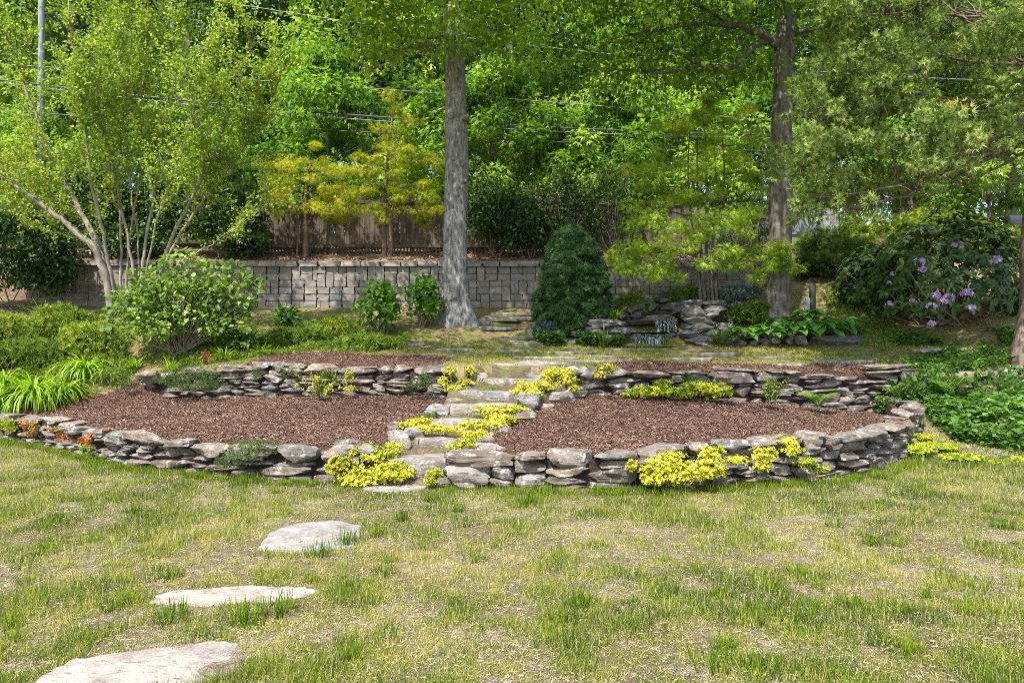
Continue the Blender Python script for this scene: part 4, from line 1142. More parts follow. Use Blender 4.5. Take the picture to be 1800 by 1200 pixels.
for l in limbs:
    pts = [P(l[0][0], l[0][1], 15.6)] + [P(*k) for k in l[1:]]
    pl = smoothpoly(pts, 14); a.tube(pl, np.linspace(.085 if l[1][1] < 0 else .04, .012, 14), 7, .5, wob=.04); tips.append(pl)
    for _ in range(7):
        i = rng.integers(4, 14); e = pl[i] + rdir(1)[0] * np.array([1, 1, .5]) * rng.uniform(.5, 1.2)
        a.tube(curve(pl[i], e, .04, 5), np.linspace(.014, .004, 5), 4); tips.append(np.array([e, e]))
a.build('branches', M['twig'], oak, True)
cl = []
for t in tips:
    for p in t[4:] if len(t) > 4 else t[:1]:
        cl.append(p + rng.normal(size=3) * np.array([.4, .4, .28]))
cl = np.array(cl)
ex = []
while len(ex) < 60:                                        # the rest of the crown, above the picture
    c_ = rng.normal(size=3) * np.array([3.2, 2.6, 1.6]) + np.array([-1.3, 13.2, 10.2])
    if c_[2] > 1.6 + .47 * c_[1] and 7.0 < c_[1] < 19: ex.append(c_)
for c_ in [(-.5, 6.5, 8.7), (-.1, 6.3, 8.6), (.2, 6.6, 8.8), (.8, 6.1, 8.7), (1.15, 6.2, 8.8), (-1.0, 6.6, 8.6), (-.4, 7.4, 8.9), (.2, 7.6, 9.0)]: ex.append(np.array(c_))  # unseen clumps added where their shadows dapple the right bed
for _ in range(85): ex.append(np.array([rng.uniform(-5, 1.8), rng.uniform(7.8, 12.6), rng.uniform(8.2, 10.8)]))  # more unseen clumps, added overhead to shade the terrace
cl = np.vstack([cl, [c_ for c_ in ex if lets_sun(c_)]])
lim = np.array([1.6 + (.40 + .05 * abs(math.sin(c_[0] * 2.1))) * c_[1] for c_ in cl])
cl = cl[cl[:, 2] > lim]
a = Acc(); clump_leaves(a, cl, rng.uniform(.45, .8, len(cl)), 85, T_MAPLE, .135, .55, .14, .15, droop=.45)
a.build('crown', M['lf_oak'], oak)

# ------------------------------------------------------------------ the darker oak on the right
b = np.array([X(1372, 15.2), 15.2, 0]); b[2] = zat(b[0], b[1])
oak2 = empty('oak_tree', b, 'dark furrowed oak with crooked low limbs, standing right of the small waterfall', 'tree')
V, F, q, rad = trunk_mesh([(1368, 580, 15.2, 46), (1369, 520, 15.2, 42), (1371, 440, 15.2, 39), (1372, 350, 15.2, 38), (1374, 250, 15.2, 35), (1377, 150, 15.2, 33), (1379, 80, 15.2, 36), (1385, 20, 15.2, 30), (1400, -100, 15.2, 24), (1405, -300, 15.2, 12)], 24, .22, 8, .05, b[2] - .03)
a = Acc(); a.raw(V, F, .5); a.build('trunk', M['dark_bark'], oak2, True)
a = Acc(); tips = []
limbs = [([(1372, 85, 15.2), (1345, 60, 15), (1300, 45, 14.7), (1240, 38, 14.5), (1160, 50, 14.3), (1070, 70, 14.2)], .11),
         ([(1370, 75, 15.2), (1325, 66, 15), (1317, 95, 14.8), (1295, 122, 14.7), (1265, 130, 14.7), (1225, 118, 14.6), (1205, 90, 14.5), (1140, 72, 14.5), (1060, 75, 14.4)], .085),
         ([(1290, 48, 14.7), (1250, 20, 14.4), (1180, -10, 14.2), (1080, 10, 14)], .05), ([(1225, 118, 14.6), (1160, 130, 14.3), (1090, 122, 14.1), (1030, 130, 14)], .04),
         ([(1385, 60, 15.2), (1420, 55, 15), (1480, 35, 14.8), (1560, 30, 14.5)], .07), ([(1392, 10, 15.2), (1330, -60, 14.5), (1230, -90, 13.5), (1130, -60, 13)], .08),
         ([(1398, -80, 15.2), (1480, -180, 14), (1580, -260, 13), (1680, -330, 12)], .08), ([(1395, -50, 15.2), (1360, -180, 13.5), (1320, -280, 12), (1280, -400, 10.5)], .08), ([(1370, 110, 15.2), (1340, 115, 15.4), (1320, 130, 15.6), (1290, 150, 15.8)], .02)]
for pts, r0 in limbs:
    pl = smoothpoly([P(*k) for k in pts], 18); a.tube(pl, np.linspace(r0, .014, 18), 8, .5, wob=.06); tips.append(pl)
    for _ in range(9):
        i = rng.integers(4, 18); e = pl[i] + rdir(1)[0] * np.array([1, .8, .6]) * rng.uniform(.4, 1.1)
        a.tube(curve(pl[i], e, .05, 5, .08), np.linspace(.016, .004, 5), 4); tips.append(np.array([e, e]))
a.build('branches', M['dark_bark'], oak2, True)
cl = []
for t in tips:
    for p in t[6:] if len(t) > 4 else t[:1]: cl.append(p + rng.normal(size=3) * np.array([.4, .4, .25]))
ex = []
while len(ex) < 34:
    c_ = rng.normal(size=3) * np.array([2.6, 2.2, 1.5]) + np.array([4.2, 12.5, 9.6])
    if c_[2] > 1.6 + .50 * c_[1] and 6.5 < c_[1] < 18: ex.append(c_)
for _ in range(50): ex.append(np.array([rng.uniform(.8, 7.5), rng.uniform(7.8, 12.8), rng.uniform(8.4, 10.8)]))  # unseen clumps put above the frame for shade on the terrace
for _ in range(16): ex.append(P(rng.uniform(1330, 1470), rng.uniform(-60, 25), rng.uniform(14.0, 14.9)))
cl = np.vstack([cl, [c_ for c_ in ex if lets_sun(c_)]])
cl = cl[(cl[:, 2] > 1.6 + .385 * cl[:, 1])]
a = Acc(); clump_leaves(a, cl, rng.uniform(.35, .65, len(cl)), 62, T_MAPLE, .12, .5, .16, .15, droop=.4)
a.build('crown', M['lf_oakd'], oak2)

# ------------------------------------------------------------------ red cedar leaning in from the right
b = P(1800, 592, 12.4); b[2] = zat(b[0], b[1])
ced = empty('cedar_tree', b, 'shaggy red cedar with grey-green scaly foliage sweeping in from the right edge', 'tree')
V, F, q, rad = trunk_mesh([(1800, 640, 12.4, 44), (1804, 600, 12.4, 38), (1810, 540, 12.4, 30), (1812, 440, 12.4, 33), (1826, 300, 12.4, 31), (1840, 150, 12.4, 28), (1845, -50, 12.4, 20), (1850, -250, 12.4, 8)], 18, .45, 14, .06, b[2])
a = Acc(); a.raw(V, F, .5); a.build('trunk', M['red_bark'], ced, True)
poly = np.array([(1440, -60), (1425, 40), (1470, 90), (1440, 130), (1395, 165), (1345, 190), (1352, 235), (1385, 285), (1410, 350), (1480, 368), (1570, 350), (1660, 300), (1720, 275), (1850, 240), (1900, -60)], float)
cl = []
while len(cl) < 225:
    px, py = rng.uniform(1340, 1900), rng.uniform(-60, 370)
    if inpoly(np.array([px]), np.array([py]), poly)[0] and fbm2(np.array([px]), np.array([py]), .013, 71, 2)[0] > .41:
        d = rng.uniform(10.6, 13.2) if py > 60 else rng.uniform(10.2, 13.6)
        cl.append(P(px, py, d))
cl = np.array(cl)
a = Acc()
br = [([(1824, 235), (1760, 260), (1690, 290), (1600, 345), (1500, 365)], 12.0, .06), ([(1826, 225), (1740, 280), (1660, 320), (1560, 352)], 12.3, .05), ([(1830, 200), (1740, 245), (1650, 300), (1560, 335), (1440, 345)], 11.7, .05), ([(1832, 180), (1740, 190), (1640, 165), (1540, 160), (1430, 190)], 11.6, .05),
      ([(1836, 120), (1720, 110), (1620, 90), (1500, 120)], 11.8, .045), ([(1820, 260), (1740, 300), (1650, 340), (1580, 370)], 12.6, .04), ([(1838, 60), (1720, 30), (1600, 20), (1480, 30)], 11.5, .04)]
pts = []
for p_, d, r0 in br:
    pl = smoothpoly([P(x_, y_, d + i * -.12) for i, (x_, y_) in enumerate(p_)], 16); pl += rng.normal(size=pl.shape) * .015
    a.tube(pl, np.linspace(r0 * .65, .01, 16), 7, .5, wob=.08); pts.append(pl)
pts = np.vstack(pts)
for c_ in cl:
    q_ = pts[np.argmin(((pts - c_) ** 2).sum(1) + rng.uniform(0, .5, len(pts)))]
    a.tube(curve(q_, c_, -.06, 6, .12), np.linspace(.014, .004, 6), 4)
for _ in range(150):                                       # bare brown twigs under the boughs
    q_ = pts[rng.integers(len(pts))]; e = q_ + np.array([rng.normal() * .5 - .3, rng.normal() * .4, -abs(rng.normal()) * .32])
    a.tube(curve(q_, e, .05, 6, .2), np.linspace(.009, .003, 6), 4)
a.build('boughs', M['red_bark'], ced, True)
sub = np.repeat(cl, 5, 0) + rng.normal(size=(len(cl) * 5, 3)) * np.array([.22, .22, .15])
a = Acc(); clump_leaves(a, sub, rng.uniform(.10, .2, len(sub)), 20, T_TUFT, .096, .5, .15, .16, out=.9, droop=-.1, shell=.2)
a.build('crown', M['lf_cedar'], ced)

# ------------------------------------------------------------------ multi-stemmed tree at the left
D = 14.2
b = np.array([X(235, D), D, 0]); b[2] = zat(b[0], b[1])
myr = empty('crape_myrtle', b, 'multi-stemmed tree with smooth pale stems fanning out and fine yellow-green leaves, at left', 'tree')
stems = [([(196, 530), (186, 480), (168, 432), (120, 395), (60, 348), (-10, 300), (-80, 240)], .125, -.4), ([(196, 520), (184, 460), (160, 405), (125, 345), (95, 280), (55, 190), (20, 80)], .10, .2),
         ([(200, 500), (190, 450), (178, 395), (160, 320), (150, 240), (135, 140), (120, 0)], .07, -.6), ([(213, 525), (212, 450), (210, 380), (206, 310), (216, 220), (228, 120), (235, -30)], .05, .1),
         ([(238, 525), (234, 470), (228, 420), (208, 350), (195, 290), (180, 190), (170, 50)], .06, -.2), ([(246, 525), (254, 450), (258, 400), (270, 340), (286, 250), (300, 140), (310, -20)], .065, .4),
         ([(272, 525), (288, 455), (310, 400), (345, 330), (385, 255), (415, 170), (440, 60)], .08, -.3), ([(268, 525), (285, 470), (315, 415), (345, 365), (400, 300), (450, 230), (490, 150)], .065, .3),
         ([(222, 525), (224, 440), (238, 360), (250, 290), (246, 200), (255, 100), (262, -50)], .045, .6), ([(290, 520), (320, 462), (365, 432), (420, 395), (470, 360)], .035, -.5),
         ([(255, 525), (262, 430), (290, 340), (325, 250), (350, 160), (370, 40)], .045, -.8), ([(205, 525), (190, 440), (140, 380), (60, 330), (-20, 260)], .05, .7), ([(243, 525), (248, 430), (225, 330), (225, 220), (205, 100), (200, -30)], .04, .9)]
tw, sp = Acc(), []
for i, (p_, r0, off) in enumerate(stems):
    n = len(p_); pl = smoothpoly([P(x_, y_, D + off * k / (n - 1) * 1.6) for k, (x_, y_) in enumerate(p_)], 22); pl[0, 2] -= .25
    pl[1:] += rng.normal(size=(21, 3)) * .012
    a = Acc(); a.tube(pl, np.linspace(r0 * (.68 if i < 2 else .56), r0 * .13, 22), 9, .5, wob=.03); a.build('stem', M['pale_bark'], myr, True)
    sp.append(pl)
lp, ld = [], []
for si, pl in enumerate(sp):
    for _ in range(7 if si == 9 else 26):
        i = rng.integers(7, 22); tg = unit(pl[min(i + 1, 21)] - pl[i - 1])
        dr = unit(tg * .8 + rdir(1)[0] * .75 + np.array([0, 0, .35])); L = rng.uniform(.5, 1.5)
        e = pl[i] + dr * L; c_ = curve(pl[i], e, -.05, 7, .08)
        tw.tube(c_, np.linspace(.012, .003, 7), 4); subs = [c_]
        for _2 in range(4):
            j = rng.integers(2, 7); e2 = c_[j] + unit(dr + rdir(1)[0] * .9) * rng.uniform(.2, .6); c2 = curve(c_[j], e2, 0, 5, .06)
            tw.tube(c2, np.linspace(.005, .002, 5), 3, cap=False); subs.append(c2)
        for s_ in subs:
            m_ = 60 if s_ is c_ else 30
            f = rng.uniform(.05, 1, m_) * (len(s_) - 1); k_ = np.minimum(f.astype(int), len(s_) - 2)
            lp.append(s_[k_] + (s_[k_ + 1] - s_[k_]) * (f - k_)[:, None] + rng.normal(size=(m_, 3)) * .045); ld.append(np.repeat(dr[None], m_, 0))
    m_ = 150; f = rng.uniform(.22, 1, m_) * 21; k_ = np.minimum(f.astype(int), 20)                       # short shoots straight from the stem
    lp.append(pl[k_] + rng.normal(size=(m_, 3)) * .05); ld.append(np.repeat(np.array([[0, 0, 1.]]), m_, 0))
tw.build('twigs', M['twig'], myr, True)
lp, ld = np.vstack(lp), np.vstack(ld); k_ = len(lp)
a = Acc(); tt = .56 + .18 * rng.normal(size=k_) + .6 * (fbm2(lp[:, 0], lp[:, 2], .55, 81, 2) - .5)
a.place(T_LEAF, lp, ld * .4 + rdir(k_), np.array([0, 0, .9]) + rdir(k_) * .6, rng.uniform(.042, .075, k_)[:, None] * np.array([[1.25, 1, 1]]), np.clip(tt, 0, 1))
a.build('crown', M['lf_myrtle'], myr)

# ------------------------------------------------------------------ golden and lime feathery conifers
def feather_tree(name, label, base, trunks, boughs, mat, bark, size, per, tmean=.5, rad=.26, droop=.4, flat=.38):
    root = empty(name, base, label, 'tree')
    for tpts, r0 in trunks:
        a = Acc(); pl = smoothpoly(tpts, 14); pl[0, 2] -= .15; a.tube(pl, np.linspace(r0, r0 * .35, 14), 8, .5, wob=.05); a.build('trunk', M[bark], root, True)
    allp = np.vstack([smoothpoly(t, 14) for t, _ in trunks]); a = Acc(); cl = []
    for (px, py, d, w, h) in boughs:                       # flattened sprays of foliage
        c_ = P(px, py, d); W, H = w / 1200 * d / 2, h / 1200 * d / 2
        n = max(4, int(W * H * 36)); pp = c_ + rng.normal(size=(n, 3)) * np.array([W * .72, min(W, .55) * .7, H * .75]); cl.append(pp)
        q_ = allp[np.argmin(((allp - c_) ** 2 * np.array([.3, .3, 1])).sum(1))]
        a.tube(curve(q_, c_, .05, 7, .08), np.linspace(.022, .006, 7), 5)
        for k in pp[:6]: a.tube(curve(c_, k, .03, 5, .08), np.linspace(.007, .003, 5), 3, cap=False)
    tag(a.build('boughs', M[bark], root, True), kind='stuff'); cl = np.vstack(cl)
    a = Acc(); clump_leaves(a, cl, np.c_[np.full(len(cl), rad), np.full(len(cl), rad), np.full(len(cl), rad * flat)] * rng.uniform(.45, 1.35, (len(cl), 1)), per, T_SPRAY, size, tmean, .13, .2, out=.8, droop=droop, shell=.15)
    a.build('crown', M[mat], root); return root
d = 18.3
feather_tree('golden_cypress', 'low spreading golden-yellow cypress in front of the board fence, the left one of two', P(537, 457, d),
             [([P(537, 457, d), P(538, 400, d), P(536, 340, d), P(545, 290, d)], .09), ([P(521, 457, d), P(525, 410, d), P(520, 360, d)], .035)],
             [(500, 300, d - .3, 70, 40), (560, 300, d - .2, 90, 40), (535, 280, d, 70, 26), (500, 335, d - .5, 70, 36), (545, 335, d - .6, 90, 40), (590, 340, d - .4, 60, 34), (485, 355, d - .2, 44, 22), (570, 362, d - .6, 70, 20), (520, 362, d - .6, 60, 18), (600, 310, d, 60, 30)], 'lf_gold', 'brown_bark', .125, 120, .55)
feather_tree('golden_cypress', 'taller golden-green cypress with a pointed top just left of the grey oak trunk', P(680, 457, d),
             [([P(676, 457, d), P(674, 400, d), P(680, 300, d), P(690, 200, d)], .075), ([P(686, 457, d), P(688, 390, d), P(690, 310, d)], .075)],
             [(690, 195, d, 36, 40), (685, 225, d, 60, 30), (690, 255, d, 90, 34), (650, 265, d - .3, 60, 30), (730, 280, d - .2, 60, 34), (690, 290, d - .3, 120, 34), (640, 300, d - .4, 60, 30), (660, 325, d - .6, 100, 30), (720, 325, d - .5, 90, 34), (630, 345, d - .5, 60, 30), (680, 358, d - .7, 110, 26),
              (740, 352, d - .5, 60, 34), (760, 375, d - .4, 40, 26), (615, 365, d - .6, 50, 20), (720, 378, d - .7, 70, 20), (650, 375, d - .6, 60, 14)], 'lf_gold', 'brown_bark', .125, 115, .42)
d = 15.6
tr = [([P(1233 + k * 7, 548, d), P(1228 + k * 7, 480, d), P(1214 + k * 14, 380, d + .1), P(1208 + k * 17, 300, d), P(1212 + k * 14, 235, d)], .042) for k in range(5)]
feather_tree('lime_cypress', 'feathery lime-green cypress on a clump of thin brown trunks, left of the dark oak', P(1245, 548, d), tr,
             [(1235, 180, d, 60, 44), (1210, 215, d, 70, 34), (1270, 215, d + .1, 80, 34), (1180, 250, d - .2, 70, 30), (1250, 255, d, 90, 30), (1310, 255, d, 70, 34), (1160, 290, d - .2, 80, 34), (1225, 300, d - .4, 80, 30), (1290, 300, d, 90, 34), (1335, 310, d + .2, 40, 40), (1140, 330, d - .3, 80, 34), (1200, 340, d - .5, 70, 30), (1270, 345, d - .5, 90, 34), (1330, 350, d, 50, 34),
              (1130, 370, d - .4, 80, 34), (1195, 382, d - .7, 90, 34), (1265, 388, d - .7, 80, 30), (1325, 395, d - .3, 60, 34), (1120, 410, d - .5, 80, 34), (1180, 420, d - .8, 90, 34), (1250, 428, d - .9, 90, 34), (1315, 430, d - .6, 70, 34), (1365, 440, d - .7, 60, 30), (1100, 445, d - .5, 60, 30), (1140, 458, d - .8, 80, 34), (1200, 460, d - .9, 80, 26), (1275, 455, d - 1, 90, 30), (1340, 462, d - .8, 70, 26), (1385, 458, d - .8, 40, 24), (1110, 475, d - .6, 50, 20), (1155, 482, d - .9, 50, 16)],
             'lf_lime', 'dark_bark', .122, 140, .5, .27, .3, .45)

# ------------------------------------------------------------------ clipped spruce
d = 15.3; b = G3(1006, d); top = P(1000, 394, d)[2]
spr = empty('dwarf_spruce', b, 'dense dark green cone-shaped dwarf spruce with a rounded top', 'conifer')
hh = top - b[2]
SPROF = ([0, .08, .25, .45, .65, .8, .9, .97, 1], [.66, .75, .79, .75, .63, .48, .33, .17, .03])
nc = 500; t = rng.uniform(0, 1, nc) ** 1.1; az = rng.uniform(0, 2 * np.pi, nc); pr_ = np.interp(t, *SPROF) * rng.uniform(.82, 1.06, nc)
cl = b + np.c_[np.cos(az) * pr_, np.sin(az) * pr_, t * hh * .97]
per = 27; ii = np.repeat(np.arange(nc), per); n = len(ii)
outw = np.c_[np.cos(az), np.sin(az), np.full(nc, .45)][ii]
u = rdir(n); u = np.where((u * outw).sum(1, keepdims=True) < -.2, -u, u)
pos = cl[ii] + u * np.array([.115, .115, .075]) * rng.uniform(.6, 1, (n, 1))
a = Acc(); a.place(T_NEEDLE, pos, u * .6 + outw * .7 + rdir(n) * .4, rdir(n), rng.uniform(.055, .095, n), np.clip(.46 + (.10 * rng.normal(size=nc))[ii] + .2 * rng.normal(size=n), 0, 1))
a.build('foliage', M['lf_spruce'], spr)
a = Acc(); a.tube([b + (0, 0, -.1), b + (0, 0, hh * .9)], [.08, .02], 8); a.build('trunk', M['brown_bark'], spr)
a = Acc()
n = 3000; t = rng.uniform(0, .95, n); az = rng.uniform(0, 2 * np.pi, n); prof = np.interp(t, *SPROF) * .72  # needle shell added inside so light does not leak through the cone
pos = b + np.c_[np.cos(az) * prof, np.sin(az) * prof, t * hh * .97]
a.place(T_NEEDLE, pos, np.c_[np.cos(az), np.sin(az), np.full(n, .2)] + rdir(n) * .5, rdir(n), .2, np.clip(.4 + .2 * rng.normal(size=n), 0, 1)); a.build('inner_needles', M['lf_spruce'], spr)

# ------------------------------------------------------------------ shrubs
shrub('viburnum', 'broad leafy light green shrub in front of the multi-stemmed tree at left', 'shrub', G3(315, 12.9), 2.5, 1.6, 1.62, 'lf_viburn', T_WIDE, .09, 120, 34, .27, tmean=.45, seed=2, stems=16)
a_ = Acc()
vb = G3(315, 12.9)
rt = [c for c in bpy.data.objects if c.name.startswith('viburnum')][0]
cl = np.array([P(px, py, 12.7) for px, py in [(425, 490), (405, 500), (385, 480), (440, 495), (415, 475), (360, 468), (300, 462), (280, 470), (400, 520), (430, 530), (260, 490), (345, 480), (425, 545), (375, 505), (240, 480), (210, 520), (200, 555), (335, 455), (455, 500), (445, 520), (320, 448), (395, 470), (435, 570), (190, 590)]])
clump_leaves(a_, cl, rng.uniform(.12, .2, len(cl)), 24, T_WIDE, .11, .5); tag(a_.build('outer_shoots', M['lf_viburn'], rt), kind='stuff')
a_ = Acc(); [a_.tube(curve(vb, c, .04, 8), np.linspace(.014, .005, 8), 5) for c in cl]; a_.build('shoot_stems', M['twig'], rt)
hy = dict(mat='lf_hydra', tpl=T_WIDE, size=.125, bark='twig', group='hydrangeas beside the oak', stems=14, upb=1.2, lift=.5, droop=.1)
shrub('hydrangea', 'fresh green hydrangea at the left of the oak, the larger, farther from the trunk', 'shrub', G3(664, 14.6), 1.0, .8, 1.2, nclump=38, per=16, crad=.17, tmean=.55, seed=4, **hy)
shrub('hydrangea', 'fresh green upright hydrangea touching the left side of the grey oak trunk', 'shrub', G3(742, 15.1), .85, .7, 1.15, nclump=32, per=15, crad=.16, tmean=.55, seed=5, **hy)

dk = dict(mat='lf_dark', tpl=T_LEAF, size=.11, bark='brown_bark')
shrub('holly_bush', 'big dark glossy evergreen bush at the left edge behind the yellow-green junipers', 'shrub', G3(20, 15.7), 3.2, 2.0, 2.5, nclump=130, per=60, crad=.32, tmean=.45, seed=6, **dk)
shrub('holly_bush', 'dark evergreen behind the pale stems of the multi-stemmed tree, above the wall', 'shrub', G3(130, 18.0), 3.6, 1.6, 2.7, nclump=140, per=55, crad=.32, tmean=.4, seed=7, **dk)
shrub('holly_bush', 'dark evergreen directly behind the middle stems of the multi-stemmed tree', 'shrub', G3(275, 18.4), 2.6, 1.6, 2.6, nclump=110, per=55, crad=.32, tmean=.5, seed=77, **dk)
shrub('holly_bush', 'dark bushy evergreen above the block wall between the pale stems and the fence', 'shrub', G3(395, 18.0), 2.4, 1.4, 2.5, nclump=100, per=55, crad=.32, tmean=.6, seed=8, **dk)
shrub('holly_bush', 'dark dense evergreen standing above the wall just right of the grey oak trunk', 'shrub', G3(868, 18.2), 1.9, 1.3, 2.3, nclump=80, per=50, crad=.3, tmean=.5, seed=9, **dk)
shrub('holly_bush', 'low dark evergreen filling the gap above the wall at the far left', 'shrub', G3(215, 17.7), 2.2, .9, .9, nclump=60, per=45, crad=.24, tmean=.45, seed=78, **dk)
shrub('holly_bush', 'low dark evergreen hanging over the wall top left of the board fence', 'shrub', G3(430, 17.6), 1.3, .8, .8, nclump=40, per=45, crad=.22, tmean=.5, seed=79, **dk)
shrub('holly_bush', 'small dark evergreen above the wall between the oak and the twiggy bush', 'shrub', G3(925, 18.0), 1.5, 1.0, 1.5, nclump=60, per=45, crad=.26, tmean=.5, seed=80, **dk)
dl = dict(mat='lf_dull', tpl=T_LEAF, size=.10, bark='twig', stems=26)
shrub('twiggy_bush', 'dull green twiggy bush above the wall behind the dwarf spruce', 'shrub', G3(985, 18.3), 2.2, 1.4, 2.5, nclump=80, per=34, crad=.32, tmean=.5, seed=10, **dl)
shrub('twiggy_bush', 'thin twiggy bush above the wall between the spruce and the lime cypress', 'shrub', G3(1075, 18.4), 1.8, 1.2, 2.6, nclump=55, per=34, crad=.3, tmean=.6, seed=11, **dl)
shrub('twiggy_bush', 'pale twiggy bush behind the lime cypress in front of the brown fence', 'shrub', G3(1300, 18.4), 2.2, 1.2, 2.2, nclump=55, per=34, crad=.3, tmean=.6, seed=12, **dl)

jn = dict(mat='lf_jun', tpl=T_TUFT, size=.10, bark='brown_bark', stems=4, lift=.25, droop=-.2, out=.9)
for i, (px, d, w, h, tm, lab) in enumerate([(25, 13.6, 1.9, .62, .45, 'spreading yellow-green juniper at the left edge under the dark bush'), (110, 13.9, 1.5, .6, .6, 'yellow-green juniper mound with rusty tips in front of the block wall'), (165, 13.3, 1.3, .5, .68, 'golden-tipped low juniper touching the left side of the leafy light green shrub'),
                                       (60, 12.9, 2.0, .42, .35, 'low green juniper mat behind the daylilies'), (-40, 12.8, 1.6, .5, .3, 'dark green low juniper cut by the left edge of the photo')]):
    shrub('juniper', lab, 'shrub', G3(px, d), w, 1.1, h, nclump=60, per=34, crad=.2, tmean=tm, seed=20 + i, group='low junipers on the left bank', **jn)
for i, (px, d, w, h, tm, lab) in enumerate([(600, 14.3, 1.1, .42, .65, 'yellow-green juniper mound left of the larger hydrangea'), (545, 13.9, 1.1, .4, .5, 'low juniper mound halfway along the foot of the block wall'), (500, 13.6, .9, .36, .35, 'small low green juniper right of the leafy shrub'),
                                       (640, 13.6, 1.2, .25, .5, 'flat mat of juniper in front of the larger hydrangea')]):
    shrub('juniper', lab, 'shrub', G3(px, d), w, .9, h, nclump=46, per=30, crad=.16, tmean=tm, seed=30 + i, group='low junipers along the block wall', **jn)
shrub('dark_perennial', 'small dark green leafy clump right of the leafy shrub on the left bank', 'plant', G3(425, 13.1), .55, .45, .42, 'lf_cover', T_LONG, .16, 18, 16, .12, tmean=.35, seed=36)
shrub('leafy_perennial', 'broad leafed green perennial under the block wall, left of the hydrangeas', 'plant', G3(505, 14.9), .5, .4, .45, 'lf_cover', T_LONG, .18, 16, 14, .12, tmean=.5, seed=37)

# yews on the bank at the right, the rhododendron, blue juniper
yw = dict(mat='lf_yew', tpl=T_SPRAY, size=.17, bark='brown_bark', stems=5, lift=.3, droop=.15, out=1.0)
for i, (px, d, w, h, tm, lab) in enumerate([(1450, 18.6, 1.9, .95, .5, 'spreading yew beside the pale fence, lowest on the bank'), (1500, 17.7, 1.7, .8, .35, 'dark spreading yew in the middle of the right bank'), (1560, 19.4, 2.4, 1.1, .6, 'bright tipped yew at the top of the bank under the cedar boughs'), (1590, 17.4, 2.0, .9, .45, 'yew half hidden behind the rhododendron'),
                                       (1690, 19.2, 2.6, 1.1, .72, 'yellow-green yew high on the bank below the cedar branches'), (1790, 18.2, 2.2, 1.0, .6, 'yew at the right edge high on the bank'), (1440, 17.4, 1.2, .6, .4, 'small dark yew right of the dark oak trunk'), (1640, 20.6, 2.4, 1.1, .8, 'sunlit yellowish yew at the crest of the bank')]):
    shrub('yew_bush', lab, 'shrub', G3(px, d), w, 1.4, h, nclump=62, per=46, crad=.25, tmean=tm, seed=40 + i, group='yews on the right bank', **yw)
def whorl_bush(name, label, base, w, dp, h, nshoot, seed, blooms):
    base = np.asarray(base); root = empty(name, base, label, 'shrub')
    c = base + np.array([0, 0, h * .42]); r_ = np.array([w / 2, dp / 2, h * .58])
    p, u = mound_points(nshoot, c, r_, .25, seed, -.6); p = c + (p - c) * (rng.uniform(.6, 1, len(p)) ** .5)[:, None]; p[:, 2] = np.maximum(p[:, 2], base[2] + .12)
    a, s_ = Acc(), Acc(); ti = rng.normal(size=len(p)) * .13
    for k in range(8):
        az = k / 8 * 2 * np.pi + rng.uniform(0, 6.28, len(p)); sd_ = unit(u + np.array([0, 0, .5]))
        e1 = unit(np.cross(sd_, rdir(len(p)))); e2 = np.cross(sd_, e1)
        ax = e1 * np.cos(az)[:, None] + e2 * np.sin(az)[:, None] + sd_ * rng.uniform(-.25, .35, (len(p), 1)) + np.array([0, 0, -.18])
        a.place(T_LONG, p, ax, sd_ + rdir(len(p)) * .25, rng.uniform(.14, .21, len(p)), np.clip(.5 + ti + .14 * rng.normal(size=len(p)), 0, 1))
    a.build('foliage', M['lf_rhodo'], root)
    for q_ in p[rng.permutation(len(p))[:46]]:
        s_.tube(curve(base + np.array([rng.normal() * w * .1, rng.normal() * .2, -.05]), q_, -.05, 7, .1), np.linspace(.022, .007, 7), 5)
    s_.build('stems', M['twig'], root)
    for (px, py, d, s) in blooms:                          # each truss of flowers is a part
        b_ = P(px, py, d); a = Acc(); n = 16
        u_ = rdir(60); u_ = u_[(u_[:, 1] < .45) & (u_[:, 2] > -.5)][:n]; u_ = u_ * rng.uniform(.7, 1.35, (len(u_), 1)) * np.array([1.1, 1, .85])
        for i in range(5):
            az = i / 5 * 2 * np.pi; e1 = unit(np.cross(u_, np.array([.3, .2, 1.]))); e2 = np.cross(u_, e1)
            a.place(T_WIDE, b_ + u_ * s * .55, u_ * .75 + e1 * math.cos(az) + e2 * math.sin(az), u_, np.full(len(u_), s * .55) * 1.0, np.clip(rng.normal(.5, .2, len(u_)), 0, 1))
        a.build('flower_truss', M['flower'], root)
    return root
bl = [(1616, 461, 13.5, .10), (1621, 474, 13.5, .08), (1752, 457, 13.2, .10), (1677, 431, 13.6, .07), (1687, 430, 13.6, .07), (1570, 481, 13.9, .06), (1563, 498, 13.9, .06), (1563, 534, 13.8, .075), (1645, 519, 13.1, .085), (1654, 528, 13.1, .085), (1667, 523, 13.1, .10), (1699, 515, 13.0, .11), (1637, 538, 13.1, .09), (1707, 541, 13.0, .08), (1637, 569, 13.0, .075), (1605, 530, 13.4, .065), (1660, 530, 13.1, .07)]
whorl_bush('rhododendron', 'large rhododendron with long dark leaves and lilac flower trusses at right', G3(1665, 14.6), 3.4, 2.4, 2.45, 720, 51, bl)
whorl_bush('rhododendron', 'lower flowerless rhododendron between the grassy path and the lilac flowered one', G3(1545, 15.6), 1.9, 1.3, 1.35, 330, 52, [])
shrub('blue_juniper', 'low blue-grey juniper at the foot of the spruce, beside the path stones', 'shrub', G3(962, 14.75), .75, .5, .38, 'lf_blue', T_TUFT, .085, 30, 30, .12, stems=3, tmean=.5, seed=60, lift=.25, droop=-.2)
shrub('green_juniper', 'feathery green conifer mound left of the waterfall behind the iris leaves', 'shrub', P(1115, 548, 15.5), 1.0, .6, .5, 'lf_jun', T_SPRAY, .12, 34, 30, .14, stems=3, tmean=.35, seed=61, lift=.3)
